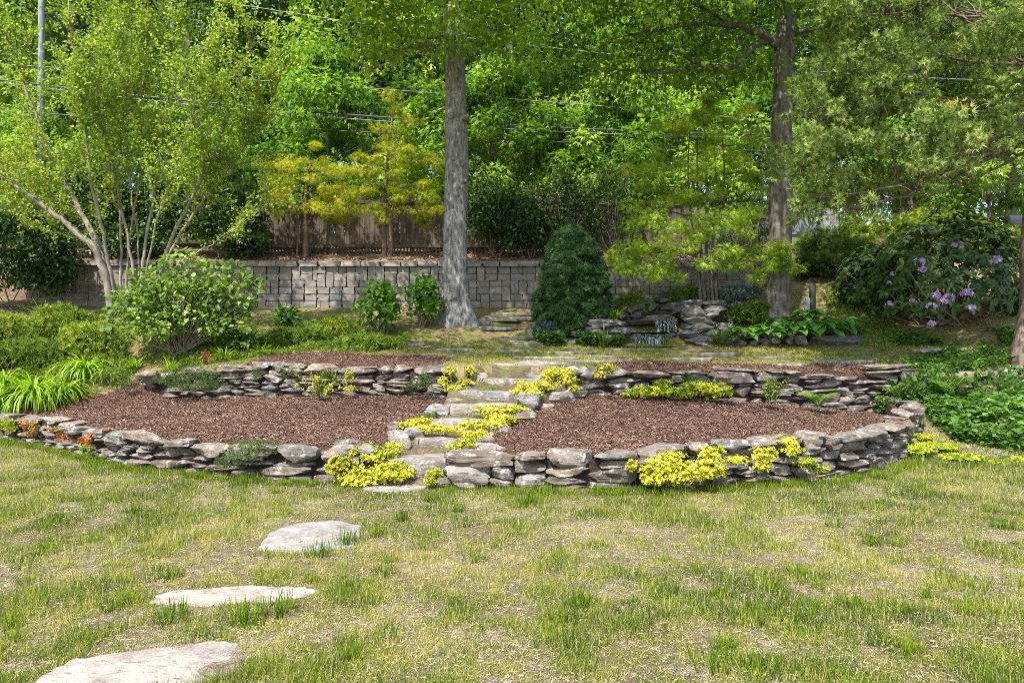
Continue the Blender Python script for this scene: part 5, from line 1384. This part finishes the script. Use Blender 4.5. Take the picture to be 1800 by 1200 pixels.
shrub('green_juniper', 'low feathery conifer behind the upper fall, under the lime cypress', 'shrub', P(1200, 530, 16.0), 1.2, .6, .42, 'lf_jun', T_SPRAY, .12, 34, 30, .14, stems=3, tmean=.3, seed=62, lift=.3)
shrub('grey_juniper', 'pale grey-green low juniper between the thin trunks and the dark oak', 'shrub', P(1295, 530, 15.8), 1.1, .6, .42, 'lf_blue', T_TUFT, .09, 36, 30, .13, stems=3, tmean=.7, seed=63, lift=.3)
shrub('green_juniper', 'dark low conifer in front of the dark oak trunk behind the hostas', 'shrub', P(1320, 562, 15.2), 1.1, .5, .4, 'lf_jun', T_TUFT, .09, 34, 28, .13, stems=3, tmean=.15, seed=64, lift=.3)

# ------------------------------------------------------------------ strap-leaved and large-leaved plants
def arch_blades(acc, b, n, L, w, spread, tmean, seed, erect=.5, seg=6):
    r_ = np.random.default_rng(seed)
    for i in range(n):
        az = r_.uniform(0, 2 * np.pi); l = L * r_.uniform(.65, 1.1); th0 = r_.uniform(.08, erect); k = r_.uniform(.9, 1.9) * spread
        pt = np.array(b, float) + np.array([math.cos(az), math.sin(az), 0]) * r_.uniform(0, .09); pts = [pt]; th = th0
        for j in range(seg):
            th += k / seg; pt = pt + np.array([math.cos(az) * math.sin(th), math.sin(az) * math.sin(th), math.cos(th)]) * l / seg; pts.append(pt)
        pts = np.array(pts); side = np.array([-math.sin(az), math.cos(az), 0]); ww = w * np.array([.8, 1, 1, .9, .75, .5, .08])[:seg + 1]
        V = np.vstack([pts - side * ww[:, None], pts + side * ww[:, None]]); m_ = seg + 1
        F = []
        for j in range(seg): F += [(j, m_ + j, m_ + j + 1), (j, m_ + j + 1, j + 1)]
        acc.raw(V, F, np.clip(tmean + r_.normal() * .2, 0, 1))
def strap_plant(name, label, cat, base, n, L, w, mat, tmean=.5, spread=1.0, seed=0, erect=.5, group=None):
    root = empty(name, base, label, cat, group); a = Acc(); arch_blades(a, base, n, L, w, spread, tmean, seed, erect); a.build('leaves', M[mat], root); return root
dl_ = [(60, 11.75, 280, .88, 'large fountain of bright green daylily leaves at the left end of the mulch bed'), (150, 12.6, 170, .75, 'daylily clump in front of the leafy shrub, above the large fountain-like one'), (8, 12.1, 150, .75, 'daylily clump cut by the left edge, behind the biggest one'), (110, 11.95, 130, .7, 'daylily clump touching the right side of the biggest one'), (0, 11.5, 90, .55, 'low bright daylily at the left edge beside the wall end'),
       (195, 12.5, 70, .5, 'small yellowish daylily under the leafy shrub'), (60, 12.9, 80, .6, 'pale daylily clump between the junipers and the biggest daylily')]
for i, (px, d, n, L, lab) in enumerate(dl_):
    strap_plant('daylily', lab, 'plant', G3(px, d), int(n * 1.3), L, .015, 'lf_lily', .5, 1.55, 70 + i, .8, 'daylilies at the left')
strap_plant('iris', 'tall upright iris leaves by the pool left of the waterfall', 'plant', P(1060, 612, 14.0), 16, .62, .013, 'lf_lily', .25, .15, 81, .12)
strap_plant('ornamental_grass', 'arching dark green grass clump among the stones right of the waterfall', 'plant', P(1268, 604, 14.2), 110, .62, .009, 'lf_cover', .3, .9, 82, .6)
strap_plant('ornamental_grass', 'fine green grass on the rocks left of the upper fall', 'plant', P(1082, 560, 15.2), 60, .4, .008, 'lf_lily', .2, .9, 83, .6)
strap_plant('strap_plant', 'green strap leaves under the dark bush at far left', 'plant', G3(75, 14.6), 40, .7, .014, 'lf_cover', .5, .9, 84, .7)
for i, (px, d, lab) in enumerate([(235, 12.7, 'wispy grass clump under the front of the leafy shrub'), (395, 12.7, 'wispy green clump right of the foot of the leafy shrub'), (460, 13.0, 'low wispy grass clump before the small junipers'), (300, 12.45, 'thin grass clump right behind the green cushion on the wall')]):
    strap_plant('grass_clump', lab, 'plant', G3(px, d), 70, .38, .008, 'lf_lily', .35, .8, 90 + i, .8, 'wispy clumps on the left bank')

def big_leaf(L, W, seed):
    r_ = np.random.default_rng(seed); V, F = [], []; n = 7
    for j in range(n):
        t = j / (n - 1); wd = W * math.sin(math.pi * min(1, .12 + t * .9)) ** .8 * (1 - t * .25) * (1 if j < n - 1 else 0.02); z = .10 * L * math.sin(math.pi * t * .8) - .26 * L * t * t
        for s in (-1, -.5, 0, .5, 1): V.append((s * wd, t * L, z + .10 * W * abs(s) * 1.6 - .02 * L * (abs(s) == .5)))
    for j in range(n - 1):
        for k in range(4): p = j * 5 + k; F.append((p, p + 1, p + 6, p + 5))
    return npmesh('leaf', V, F, None, np.clip(.5 + .12 * r_.normal(size=len(F)), 0, 1), True)
HL = [big_leaf(.30, .095, 200 + i) for i in range(4)]
for m_ in HL: m_.materials.append(M['lf_hosta'])
hostas = [(1310, 598, 14.35, .75, 'hosta nearest the arching grass, smallest of the bed'), (1352, 597, 14.3, .85, 'hosta in front of the dark oak trunk'), (1398, 598, 14.25, .95, 'hosta between the oak and the garden post'), (1440, 598, 14.3, 1.1, 'largest hosta directly behind the long flat slab'), (1478, 590, 14.5, .95, 'hosta at the right end of the bed by the grassy path'), (1420, 568, 15.0, .8, 'hosta at the foot of the garden post'), (1370, 578, 15.0, .7, 'hosta at the back touching the oak bark')]
for i, (px, py, d, s, lab) in enumerate(hostas):
    b = P(px, py, d); root = empty('hosta', b, lab + ', broad green leaves', 'plant', 'hostas below the dark oak')
    for k in range(26):
        az = k * 2.4 + rng.normal() * .2; tl = .25 + .75 * (k / 26)
        hgt = s * (.44 - .30 * tl); rr = s * .05 + s * .25 * tl
        s2 = s * 1.25; link('leaf', HL[k % 4], root, (math.cos(az) * rr, math.sin(az) * rr, hgt), (rng.normal() * .12 - .25 * tl, rng.normal() * .15, az - math.pi / 2), (s2 * 1.05, s2, s2))
    a = Acc()
    for k in range(26):
        az = k * 2.4; tl = .25 + .75 * (k / 26); a.tube(curve(b, b + np.array([math.cos(az) * s * (.05 + .25 * tl), math.sin(az) * s * (.05 + .25 * tl), s * (.44 - .30 * tl)]), .08, 4, 0), .006, 4)
    a.build('leaf_stalks', M['lf_hosta'], root)

def fern(label, base, s, n, seed, azs=None, lean=.75):
    r_ = np.random.default_rng(seed); root = empty('fern', base, label, 'fern')
    for i in range(n):
        az = azs[i] if azs is not None else i / n * 2 * np.pi + r_.normal() * .25
        a = Acc(); seg = 14; L = s * r_.uniform(.8, 1.1); th = r_.uniform(.2, .5); pt = np.zeros(3) + base; 
        side = np.array([-math.sin(az), math.cos(az), 0])
        pts = [pt]
        for j in range(seg):
            th += lean * 1.5 / seg; pt = pt + np.array([math.cos(az) * math.sin(th), math.sin(az) * math.sin(th), math.cos(th)]) * L / seg; pts.append(pt)
        pts = np.array(pts); a.tube(pts, np.linspace(.005, .0015, seg + 1), 3, .4, False)
        P_, A_, S_ = [], [], []
        for j in range(2, seg + 1):
            for q_ in np.linspace(0, 1, 2, endpoint=False):
                pp = pts[j - 1] + (pts[j] - pts[j - 1]) * q_; tg = unit(pts[j] - pts[j - 1]); w_ = s * .26 * math.sin(math.pi * min(1, (j + q_) / seg * .93 + .06))
                for sg in (-1, 1): P_.append(pp); A_.append(side * sg + tg * .45 + np.array([0, 0, -.12])); S_.append(w_)
        k_ = len(P_); S_ = np.array(S_)
        a.place(T_LONG, np.array(P_), np.array(A_), np.array([0, 0, 1.]) + rdir(k_, r_) * .2, np.c_[S_ * .75, S_, S_], np.clip(.6 + .15 * r_.normal(size=k_), 0, 1))
        a.build('frond', M['lf_fern'], root)
    return root
fern('pale green fern with spreading fronds growing in the right mulch bed', P(1437, 716, 10.7), .52, 7, 1, [3.3, 2.7, 3.7, .3, -.5, 1.7, 4.5])
fern('taller green fern rising from the ivy in front of the wall at right', P(1672, 700, 11.2), .62, 9, 2, None, .5)

def sprig(label, base, h, w, n, mat, tmean, seed, leaf=.05):
    root = empty('small_shrub', base, label, 'plant'); a, s_ = Acc(), Acc(); r_ = np.random.default_rng(seed)
    for i in range(n):
        e = base + np.array([r_.normal() * w * .35, r_.normal() * w * .25, h * r_.uniform(.55, 1)]); c_ = curve(base, e, -.03, 6, .06); s_.tube(c_, np.linspace(.006, .002, 6), 4)
        k_ = 26; f = rng.uniform(.25, 1, k_) * 5; j = np.minimum(f.astype(int), 4); pp = c_[j] + (c_[j + 1] - c_[j]) * (f - j)[:, None]
        a.place(T_LONG, pp, rdir(k_) + np.array([0, 0, .5]), np.array([0, 0, 1.]) + rdir(k_) * .5, leaf * rng.uniform(.7, 1.2, k_), np.clip(tmean + .18 * rng.normal(size=k_), 0, 1))
    a.build('foliage', M[mat], root); s_.build('stems', M['brown_bark'], root)
sprig('small yellow-green seedling shrub in the left mulch bed before the back wall', P(562, 702, 10.9), .44, .5, 16, 'lf_lsedum', .6, 3, .06)
sprig('small upright reddish stemmed shrub in the right mulch bed left of the fern', P(1353, 712, 10.6), .42, .3, 12, 'lf_jun', .6, 4, .065)
sprig('small shoot with red tips growing under the leafy shrub at left', G3(362, 12.5), .3, .15, 6, 'lf_rsedum', .7, 5, .05)

# ------------------------------------------------------------------ cushions on and between the stones
def cushion(name, label, mounds, mat, size, dens, tmean, group=None, cat='sedum', tpl=T_ROS, parent=None):
    """mounds: (px, py centre, d, width px, height px, depth m)"""
    c0 = P(mounds[0][0], mounds[0][1], mounds[0][2]); root = empty(name, c0, label, cat, group); a = Acc(); s_ = Acc()
    for (px, py, d, w, h, dp) in mounds:
        c = P(px, py, d); r_ = np.array([w / 2400 * d * .84, dp / 2 * .8, h / 2400 * d * .64]); n = int(dens * (r_[0] * r_[2] + r_[0] * r_[1] + r_[1] * r_[2]) * 4)
        u = rdir(n); k = 1 + 1.2 * (vnoise(u * 3.1 + px * .37, 3) - .5) + .7 * (vnoise(u * 8 + px, 4) - .5) + .12 * rng.normal(size=n)
        p = c + u * r_ * k[:, None] * (rng.uniform(.5, 1, n) ** .35)[:, None]
        keep = (u[:, 1] < .6); p, u = p[keep], u[keep]; n = len(p)
        a.place(tpl, p, u * .7 + np.array([0, -.15, .7]) + rdir(n) * .45, rdir(n), size * rng.uniform(.7, 1.3, n), np.clip(tmean + .18 * rng.normal(size=n) + .5 * (vnoise(p * 6, 5) - .5), 0, 1))
        for _ in range(5):
            e = p[rng.integers(n)]; s_.tube(curve(c + np.array([0, .05, -r_[2] * .5]), e, 0, 4, .1), .003, 3)
    tag(a.build('rosettes', M[mat], root), kind='stuff'); tag(s_.build('stems', M['twig'], root), kind='stuff')
    return root
Y = dict(mat='lf_sedum', size=.024, dens=2500, tmean=.46, group='golden sedum cushions')
cushion('sedum', 'golden sedum spilling onto the lawn at the foot of the steps, widest low patch', [(672, 832, 7.62, 120, 36, .4), (640, 842, 7.55, 90, 24, .3), (702, 822, 7.7, 60, 34, .3), (612, 838, 7.6, 50, 18, .2)], **Y)
cushion('sedum', 'golden sedum hanging on the wall corner left of the steps', [(598, 812, 7.62, 44, 40, .2), (583, 823, 7.55, 26, 24, .15), (612, 796, 7.75, 30, 20, .2)], **Y)
cushion('sedum', 'golden sedum between the edging stones left of the lowest steps', [(672, 795, 7.9, 60, 24, .3), (690, 786, 8.05, 36, 24, .2), (640, 784, 7.95, 30, 14, .2), (655, 803, 7.8, 50, 14, .2)], **Y)
cushion('sedum', 'small golden sedum tuft against the big corner stone right of the steps', [(764, 832, 7.45, 30, 26, .2), (756, 844, 7.42, 22, 18, .15)], **Y)
cushion('sedum', 'golden sedum band along the left half of the third step', [(722, 746, 8.75, 44, 18, .25), (755, 752, 8.6, 60, 16, .2), (790, 755, 8.55, 60, 14, .2), (740, 741, 8.85, 40, 18, .2)], **Y)
cushion('sedum', 'long golden sedum ribbon running diagonally up the right side of the steps', [(815, 782, 8.0, 54, 28, .3), (838, 765, 8.3, 50, 22, .3), (850, 746, 8.7, 90, 20, .35), (880, 735, 8.95, 60, 22, .35), (905, 718, 9.3, 44, 14, .3), (870, 720, 9.3, 80, 14, .3), (800, 790, 7.9, 26, 18, .2)], **Y)
cushion('sedum', 'golden sedum on the upper steps beside the pale lichened boulder', [(935, 690, 10.15, 36, 18, .3), (920, 678, 10.4, 30, 18, .25), (955, 676, 10.4, 50, 18, .3), (905, 688, 10.2, 20, 12, .2)], **Y)
cushion('sedum', 'golden sedum mound topping the left end of the right back wall', [(980, 656, 10.85, 60, 26, .3), (1000, 668, 10.7, 36, 18, .2), (965, 662, 10.8, 36, 16, .2), (1010, 682, 10.6, 18, 14, .15)], **Y)
cushion('sedum', 'golden sedum tuft on top of the right back wall above the long flat stones', [(1065, 648, 10.95, 40, 26, .25), (1050, 658, 10.9, 20, 18, .2)], **Y)
cushion('sedum', 'golden sedum hanging in two strips at the right end of the left back wall', [(790, 652, 10.8, 24, 18, .2), (780, 672, 10.7, 20, 26, .15), (828, 652, 10.9, 20, 22, .2), (818, 672, 10.7, 30, 18, .2), (800, 684, 10.6, 40, 16, .2)], **Y)
cushion('sedum', 'small golden sedum tuft in the middle of the left back wall', [(613, 660, 11.15, 16, 34, .12), (615, 684, 11.05, 22, 12, .12)], **Y)
cushion('sedum', 'largest golden sedum cascade, hanging down the front of the right wall', [(1165, 822, 7.2, 76, 56, .3), (1205, 832, 7.18, 76, 50, .3), (1245, 822, 7.2, 60, 44, .25), (1250, 796, 7.3, 40, 34, .25), (1150, 840, 7.15, 50, 30, .2), (1290, 808, 7.35, 44, 18, .2), (1110, 818, 7.25, 20, 24, .12), (1180, 800, 7.3, 50, 20, .2)], **Y)
cushion('sedum', 'round golden sedum tuft right of the largest cascade on the right wall', [(1342, 800, 7.45, 40, 36, .22), (1340, 820, 7.4, 30, 22, .18)], **Y)
cushion('sedum', 'golden sedum on the wall top, the rightmost yellow cushion', [(1378, 776, 7.75, 44, 26, .3), (1392, 790, 7.6, 34, 26, .2), (1360, 772, 7.8, 26, 14, .2)], **Y)
L_ = dict(mat='lf_lsedum', size=.034, dens=1500, tmean=.55, group='lime green sedum cushions')
cushion('sedum', 'thin trailing lime sedum hanging below the rightmost yellow cushion', [(1412, 810, 7.55, 36, 18, .12), (1440, 825, 7.6, 36, 12, .12), (1425, 818, 7.55, 30, 12, .12)], **L_)
cushion('sedum', 'broad lime-yellow sedum drift at the foot of the right back wall', [(1140, 688, 10.75, 70, 26, .35), (1190, 690, 10.7, 60, 22, .35), (1235, 682, 10.8, 90, 32, .4), (1165, 675, 10.85, 30, 20, .2), (1110, 693, 10.7, 30, 14, .2), (1265, 690, 10.75, 50, 22, .3)], **L_)
cushion('sedum', 'olive green sedum tuft on the front wall at the far left edge', [(20, 748, 10.85, 28, 28, .15), (10, 745, 10.95, 20, 20, .12)], **L_)
cushion('sedum', 'lime sedum creeping over the grass at the right end of the wall', [(1640, 782, 9.5, 80, 9, .6), (1690, 802, 9.1, 70, 8, .5), (1620, 767, 9.8, 40, 10, .3), (1745, 812, 9.0, 50, 7, .4), (1795, 806, 9.1, 50, 7, .4), (1610, 790, 9.3, 60, 12, .4)], **L_)
Rr = dict(mat='lf_rsedum', size=.03, dens=1500, group='red sedum tufts on the left wall')
cushion('sedum', 'rust-orange sedum tuft on the face of the front wall at far left', [(56, 755, 10.45, 28, 34, .12), (45, 745, 10.6, 24, 16, .1)], tmean=.5, **Rr)
cushion('sedum', 'reddish sedum tuft low between the pale stones of the left front wall', [(108, 766, 10.0, 18, 20, .1), (98, 754, 10.1, 24, 8, .1)], tmean=.55, **Rr)
cushion('sedum', 'bright red sedum tuft under a flat cap stone of the left front wall', [(126, 765, 9.75, 24, 8, .1), (130, 760, 9.8, 14, 8, .1)], tmean=.9, **Rr)
cushion('sedum', 'orange-red sedum lying on the wall where its top steps down', [(170, 762, 9.35, 44, 8, .15), (186, 757, 9.4, 20, 8, .1), (150, 775, 9.2, 20, 18, .1)], tmean=.7, **Rr)
cushion('sedum', 'olive sedum tuft at the foot of the step in the left front wall', [(153, 790, 9.1, 26, 16, .12)], 'lf_lsedum', .03, 1500, .25, 'lime green sedum cushions')
T_ = dict(mat='lf_thyme', size=.036, dens=1300, tmean=.5, group='green creeping cushions', cat='creeping plant', tpl=T_TUFT)
cushion('creeping_thyme', 'green creeping cushion hanging over the middle of the left front wall', [(425, 800, 7.85, 70, 36, .3), (455, 785, 8.0, 70, 22, .3), (400, 812, 7.75, 44, 28, .2), (480, 790, 7.95, 40, 20, .2), (440, 779, 8.15, 90, 10, .3)], **T_)
cushion('creeping_thyme', 'largest green cushion covering the back wall right of the grey square stone', [(330, 658, 11.85, 90, 44, .4), (300, 668, 11.8, 50, 34, .3), (370, 668, 11.65, 50, 38, .3), (340, 680, 11.65, 90, 14, .25)], **T_)
cushion('creeping_thyme', 'green cushion covering the end of the back wall left of the grey square stone', [(205, 660, 12.2, 56, 36, .35), (225, 675, 12.0, 34, 22, .25), (180, 665, 12.3, 30, 28, .25)], **T_)
cushion('creeping_thyme', 'dark green cushion near the right end of the left back wall', [(738, 676, 10.75, 52, 28, .22), (745, 664, 10.8, 30, 20, .2), (720, 682, 10.75, 30, 18, .15)], **T_)
cushion('creeping_thyme', 'green tuft on the left back wall above the yellow-green seedling', [(580, 665, 11.2, 40, 30, .2), (575, 655, 11.3, 34, 18, .2)], **T_)
cushion('creeping_thyme', 'small green tuft near the left end of the left back wall', [(452, 656, 11.55, 26, 16, .15), (447, 662, 11.5, 14, 16, .1)], **T_)
cushion('creeping_thyme', 'small green tuft in the joints of the left back wall under the pale cap stone', [(506, 652, 11.4, 26, 14, .15), (500, 659, 11.35, 14, 12, .1)], **T_)
cushion('creeping_thyme', 'dark green tuft hanging on the right back wall behind the lime-yellow drift', [(1215, 668, 10.95, 40, 18, .18), (1240, 675, 10.9, 26, 20, .15)], **T_)
cushion('creeping_thyme', 'mossy green cushion on the soil beside the grey boulder of the steps', [(745, 732, 9.2, 36, 12, .25), (760, 728, 9.4, 30, 10, .2)], **T_)
V_ = dict(mat='lf_cover', size=.07, dens=420, tmean=.45, cat='ivy', tpl=T_WIDE, group='ivy on the right back wall')
cushion('ivy', 'ivy hanging over the back wall beside the tall fern', [(1625, 668, 11.55, 70, 40, .3), (1600, 680, 11.4, 50, 40, .3), (1655, 655, 11.75, 50, 22, .3)], **V_)
cushion('ivy', 'ivy covering the back wall at the right edge of the photo', [(1740, 665, 11.8, 90, 36, .3), (1790, 660, 11.9, 60, 40, .3), (1770, 682, 11.6, 110, 30, .3)], **V_)
o = boulder(257, 657, 12.05, 40, 15, None, 'stone', 9, .35, 'wall_stone', 0, 0, ROCKS); tag(o, 'grey square-cut stone lying on the back wall between two green cushions', 'stone')

# ------------------------------------------------------------------ ground cover (nobody could count it)
def cover(name, label, poly, n, size, mat, tmean, zh=(.02, .14), tpl=T_WIDE, cat='ground cover'):
    poly = np.array(poly, float); lo, hi = poly.min(0), poly.max(0); x = rng.uniform(lo[0], hi[0], n * 3); y = rng.uniform(lo[1], hi[1], n * 3)
    m_ = inpoly(x, y, poly) & (fbm2(x, y, 1.6, 91, 3) > .38); x, y = x[m_][:n], y[m_][:n]; k = len(x)
    hgt = zh[0] + (zh[1] - zh[0]) * rng.uniform(0, 1, k) * (.4 + 1.2 * fbm2(x, y, 2.5, 92, 2))
    a = Acc(); az = rng.uniform(0, 2 * np.pi, k)
    a.place(tpl, np.c_[x, y, zG(x, y) + hgt], np.c_[np.cos(az), np.sin(az), rng.normal(size=k) * .4], np.array([0, 0, 1.]) + rdir(k) * .55, size * rng.uniform(.6, 1.3, k), np.clip(tmean + .2 * rng.normal(size=k) + .4 * (fbm2(x, y, 1.8, 93, 2) - .5), 0, 1))
    tag(a.build(name, M[mat], None), label, cat, None, 'stuff')
def W(px, d): return (X(px, d), d)
cover('ground_cover', 'mass of ivy and pachysandra leaves filling the corner right of the curved wall', [W(1632, 11.75), W(1900, 12.0), W(1960, 9.5), W(1810, 9.3), W(1680, 9.7), W(1632, 10.5)], 9500, .085, 'lf_cover', .47, (.01, .24))
cover('ground_cover', 'periwinkle leaves covering the terrace edge at right', [W(1560, 12.7), W(1600, 12.05), W(1900, 12.3), W(1900, 13.4), W(1700, 13.4)], 7000, .062, 'lf_cover', .42, (.02, .16), T_LEAF)
cover('ground_cover', 'ivy leaves creeping over the joint where the right wall meets the back wall', [W(1540, 11.3), W(1640, 11.3), W(1660, 11.75), W(1540, 11.7)], 900, .07, 'lf_cover', .5, (.05, .3))
cover('ground_cover', 'low leafy plants at the pool edge under the spruce', [W(940, 14.55), W(1090, 14.4), W(1100, 14.1), W(960, 14.0)], 1900, .085, 'lf_cover', .4, (.04, .24))
cover('ground_cover', 'weedy green growth on the left bank between the shrubs', [W(330, 12.4), W(720, 13.2), W(720, 14.6), W(420, 14.4), W(240, 12.9)], 5200, .065, 'lf_jun', .45, (.01, .12), T_TUFT)
cover('ground_cover', 'weeds and low leaves on the far left bank', [W(-150, 12.0), W(130, 12.3), W(240, 12.5), W(230, 13.2), W(150, 14.5), W(-150, 14.5)], 4800, .09, 'lf_jun', .5, (.01, .14), T_TUFT)
cover('ground_cover', 'grass and weeds on the shaded path between the hostas and the rhododendron', [W(1440, 16.5), W(1500, 16.5), W(1600, 14.2), W(1560, 13.6), W(1500, 14.0)], 2200, .06, 'lf_jun', .4, (.01, .06), T_TUFT)
cover('dry_leaves', 'dry brown leaves lying on the bank above the block wall', [(-7, 17.5), (6.6, 17.3), (6.6, 18.9), (-7, 18.9)], 5000, .08, 'chips', .8, (.005, .03), T_LEAF, 'leaves')
cover('ground_cover', 'leafy undergrowth at the foot of the rhododendron', [W(1560, 13.9), W(1780, 13.2), W(1800, 13.6), W(1580, 14.4)], 1500, .07, 'lf_cover', .3, (.01, .10))

# ------------------------------------------------------------------ woodland behind the fence
def wood_proto(seed, h, cr, z0, mat, size, ncl, per, crad=.85):
    r_ = np.random.default_rng(seed); p = []
    while len(p) < ncl:
        t = r_.uniform(); z = z0 + (h - z0) * t; R_ = cr * (math.sin(math.pi * min(1, .16 + t * .84)) ** .7) * r_.uniform(.35, 1.0) ** .6; az = r_.uniform(0, 6.28)
        p.append((math.cos(az) * R_, math.sin(az) * R_, z))
    p = np.array(p); a = Acc(); clump_leaves(a, p, np.full(ncl, crad) * r_.uniform(.7, 1.25, ncl), per, T_MAPLE, size, .5, .23, .17, droop=.5)
    V = np.vstack(a.V); crown = npmesh('crown', V, np.vstack(a.F), M[mat], np.concatenate(a.T))
    a = Acc(); tr = np.array([(0, 0, -.3), (.05, 0, h * .3), (-.08, .05, h * .6), (.05, 0, h * (.92 if h > 8 else .6))]); a.tube(smoothpoly(tr, 12), np.linspace(h * .0155, .03, 12), 9, .5, wob=.04)
    trunk = npmesh('trunk', np.vstack(a.V), np.vstack(a.F), M['dark_bark'], np.concatenate(a.T), True)
    a = Acc()
    for q_ in p[::3]:
        s0 = np.array([0, 0, max(z0 * .7, q_[2] - np.hypot(q_[0], q_[1]) * .6)]); a.tube(curve(s0, q_, .04, 6, .08), np.linspace(h * .004, .012, 6), 5)
    limbs_ = npmesh('limbs', np.vstack(a.V), np.vstack(a.F), M['dark_bark'], np.concatenate(a.T), True)
    return [('trunk', trunk), ('limbs', limbs_), ('crown', crown)]
PR = [wood_proto(1, 15, 3.2, 2.2, 'lf_maple', .20, 125, 150), wood_proto(2, 14, 3.4, 1.4, 'lf_maple', .19, 135, 150), wood_proto(3, 17, 3.0, 4.0, 'lf_deep', .205, 115, 150), wood_proto(4, 16, 3.4, 3.0, 'lf_maple', .21, 125, 145)]
SAP = [wood_proto(5, 4.2, 1.5, .5, 'lf_maple', .15, 52, 150, .5), wood_proto(6, 4.8, 1.7, .7, 'lf_maple', .145, 60, 150, .5)]
def plant_tree(name, proto, x, y, s, rz, label, group, sz=1.0):
    root = empty(name, (x, y, zat(x, y)), label, 'tree', group)
    root.rotation_euler = (0, 0, rz); root.scale = (s, s, s * sz)
    for nm, me in proto:
        o = link(nm, me, root)
        if nm == 'limbs': o['kind'] = 'stuff'
    return root
sap = [(60, 20.6, 1.0, 'bright maple sapling behind the utility pole at far left'), (250, 20.8, 1.1, 'maple sapling behind the upper stems of the multi-stemmed tree'), (420, 20.4, 1.05, 'maple sapling between the multi-stemmed tree and the golden cypresses'), (575, 20.6, 1.2, 'bright maple sapling rising behind the left golden cypress'), (770, 20.5, 1.1, 'maple sapling hidden partly by the grey oak trunk'),
       (870, 20.4, 1.15, 'yellow-green maple sapling above the fence right of the grey oak trunk'), (985, 20.7, 1.0, 'maple sapling above the dwarf spruce'), (1100, 20.6, 1.15, 'maple sapling above the gap left of the lime cypress'), (1220, 20.9, 1.1, 'maple sapling behind the top of the lime cypress'), (1340, 21.0, 1.1, 'maple sapling behind the dark oak trunk'), (1460, 22.5, 1.0, 'maple sapling behind the pale grey fence'), (1600, 23.0, 1.0, 'maple sapling glimpsed under the cedar boughs'), (1740, 22.5, 1.0, 'maple sapling at the crest of the right bank')]
for i, (px, d, s, lab) in enumerate(sap):
    plant_tree('maple_sapling', SAP[i % 2], X(px, d), d, s, i * 1.7, lab, 'maple saplings behind the fence')
row1 = [(-90, 25, 1.0, 1, 'woodland maple beyond the left edge of the fence'), (130, 26, 1.05, 0, 'woodland maple behind the multi-stemmed tree'), (330, 25, 1.0, 2, 'deep green woodland tree above the pale stems'), (500, 27, 1.05, 3, 'woodland tree whose grey trunk shows high above the golden cypresses'), (640, 25.5, 1.0, 1, 'woodland maple left of the grey oak trunk above the cables'), (780, 27, 1.1, 2, 'woodland tree straight behind the grey oak trunk'), (900, 25.5, .98, 0, 'woodland maple just right of the grey oak trunk'),
        (1030, 27, 1.05, 3, 'woodland maple above the dwarf spruce, its top out of the photo'), (1160, 25.5, 1.0, 1, 'woodland maple above the lime cypress'), (1300, 27, 1.1, 0, 'woodland maple left of the dark oak trunk'), (1440, 26, 1.05, 2, 'woodland tree behind the cedar tip'), (1600, 27, 1.1, 3, 'woodland maple behind the middle of the cedar'), (1780, 26, 1.05, 0, 'woodland maple behind the right end of the cedar')]
for i, (px, d, s, k, lab) in enumerate(row1):
    plant_tree('woodland_tree', PR[k], X(px, d), d, s, i * 2.3, lab, 'woodland trees behind the fence', 1.05)
for i, px in enumerate(range(-250, 2150, 150)):
    d = 34 + 3 * math.sin(i * 2.1)
    plant_tree('woodland_tree', PR[(i * 3 + 1) % 4], X(px + 40 * math.sin(i * 5.3), d), d, 1.3 + .1 * math.sin(i * 1.3), i * 1.1, 'tall tree of the second row, seen only through gaps between the nearer woodland crowns', 'second row of woodland trees', 1.12)
# far-off wood that reads as one mass
a = Acc(); n = 420
pc = np.c_[rng.uniform(-48, 48, n), rng.uniform(44, 54, n), rng.uniform(3, 24, n)]; pc = pc[fbm2(pc[:, 0], pc[:, 2], .12, 97, 3) > .36]
clump_leaves(a, pc, rng.uniform(1.6, 2.6, len(pc)), 52, T_MAPLE, .72, .4, .15, .15, droop=.4)
tag(a.build('distant_woods', M['lf_deep']), 'distant deciduous wood closing the view behind the nearer trees', 'woods', None, 'stuff')
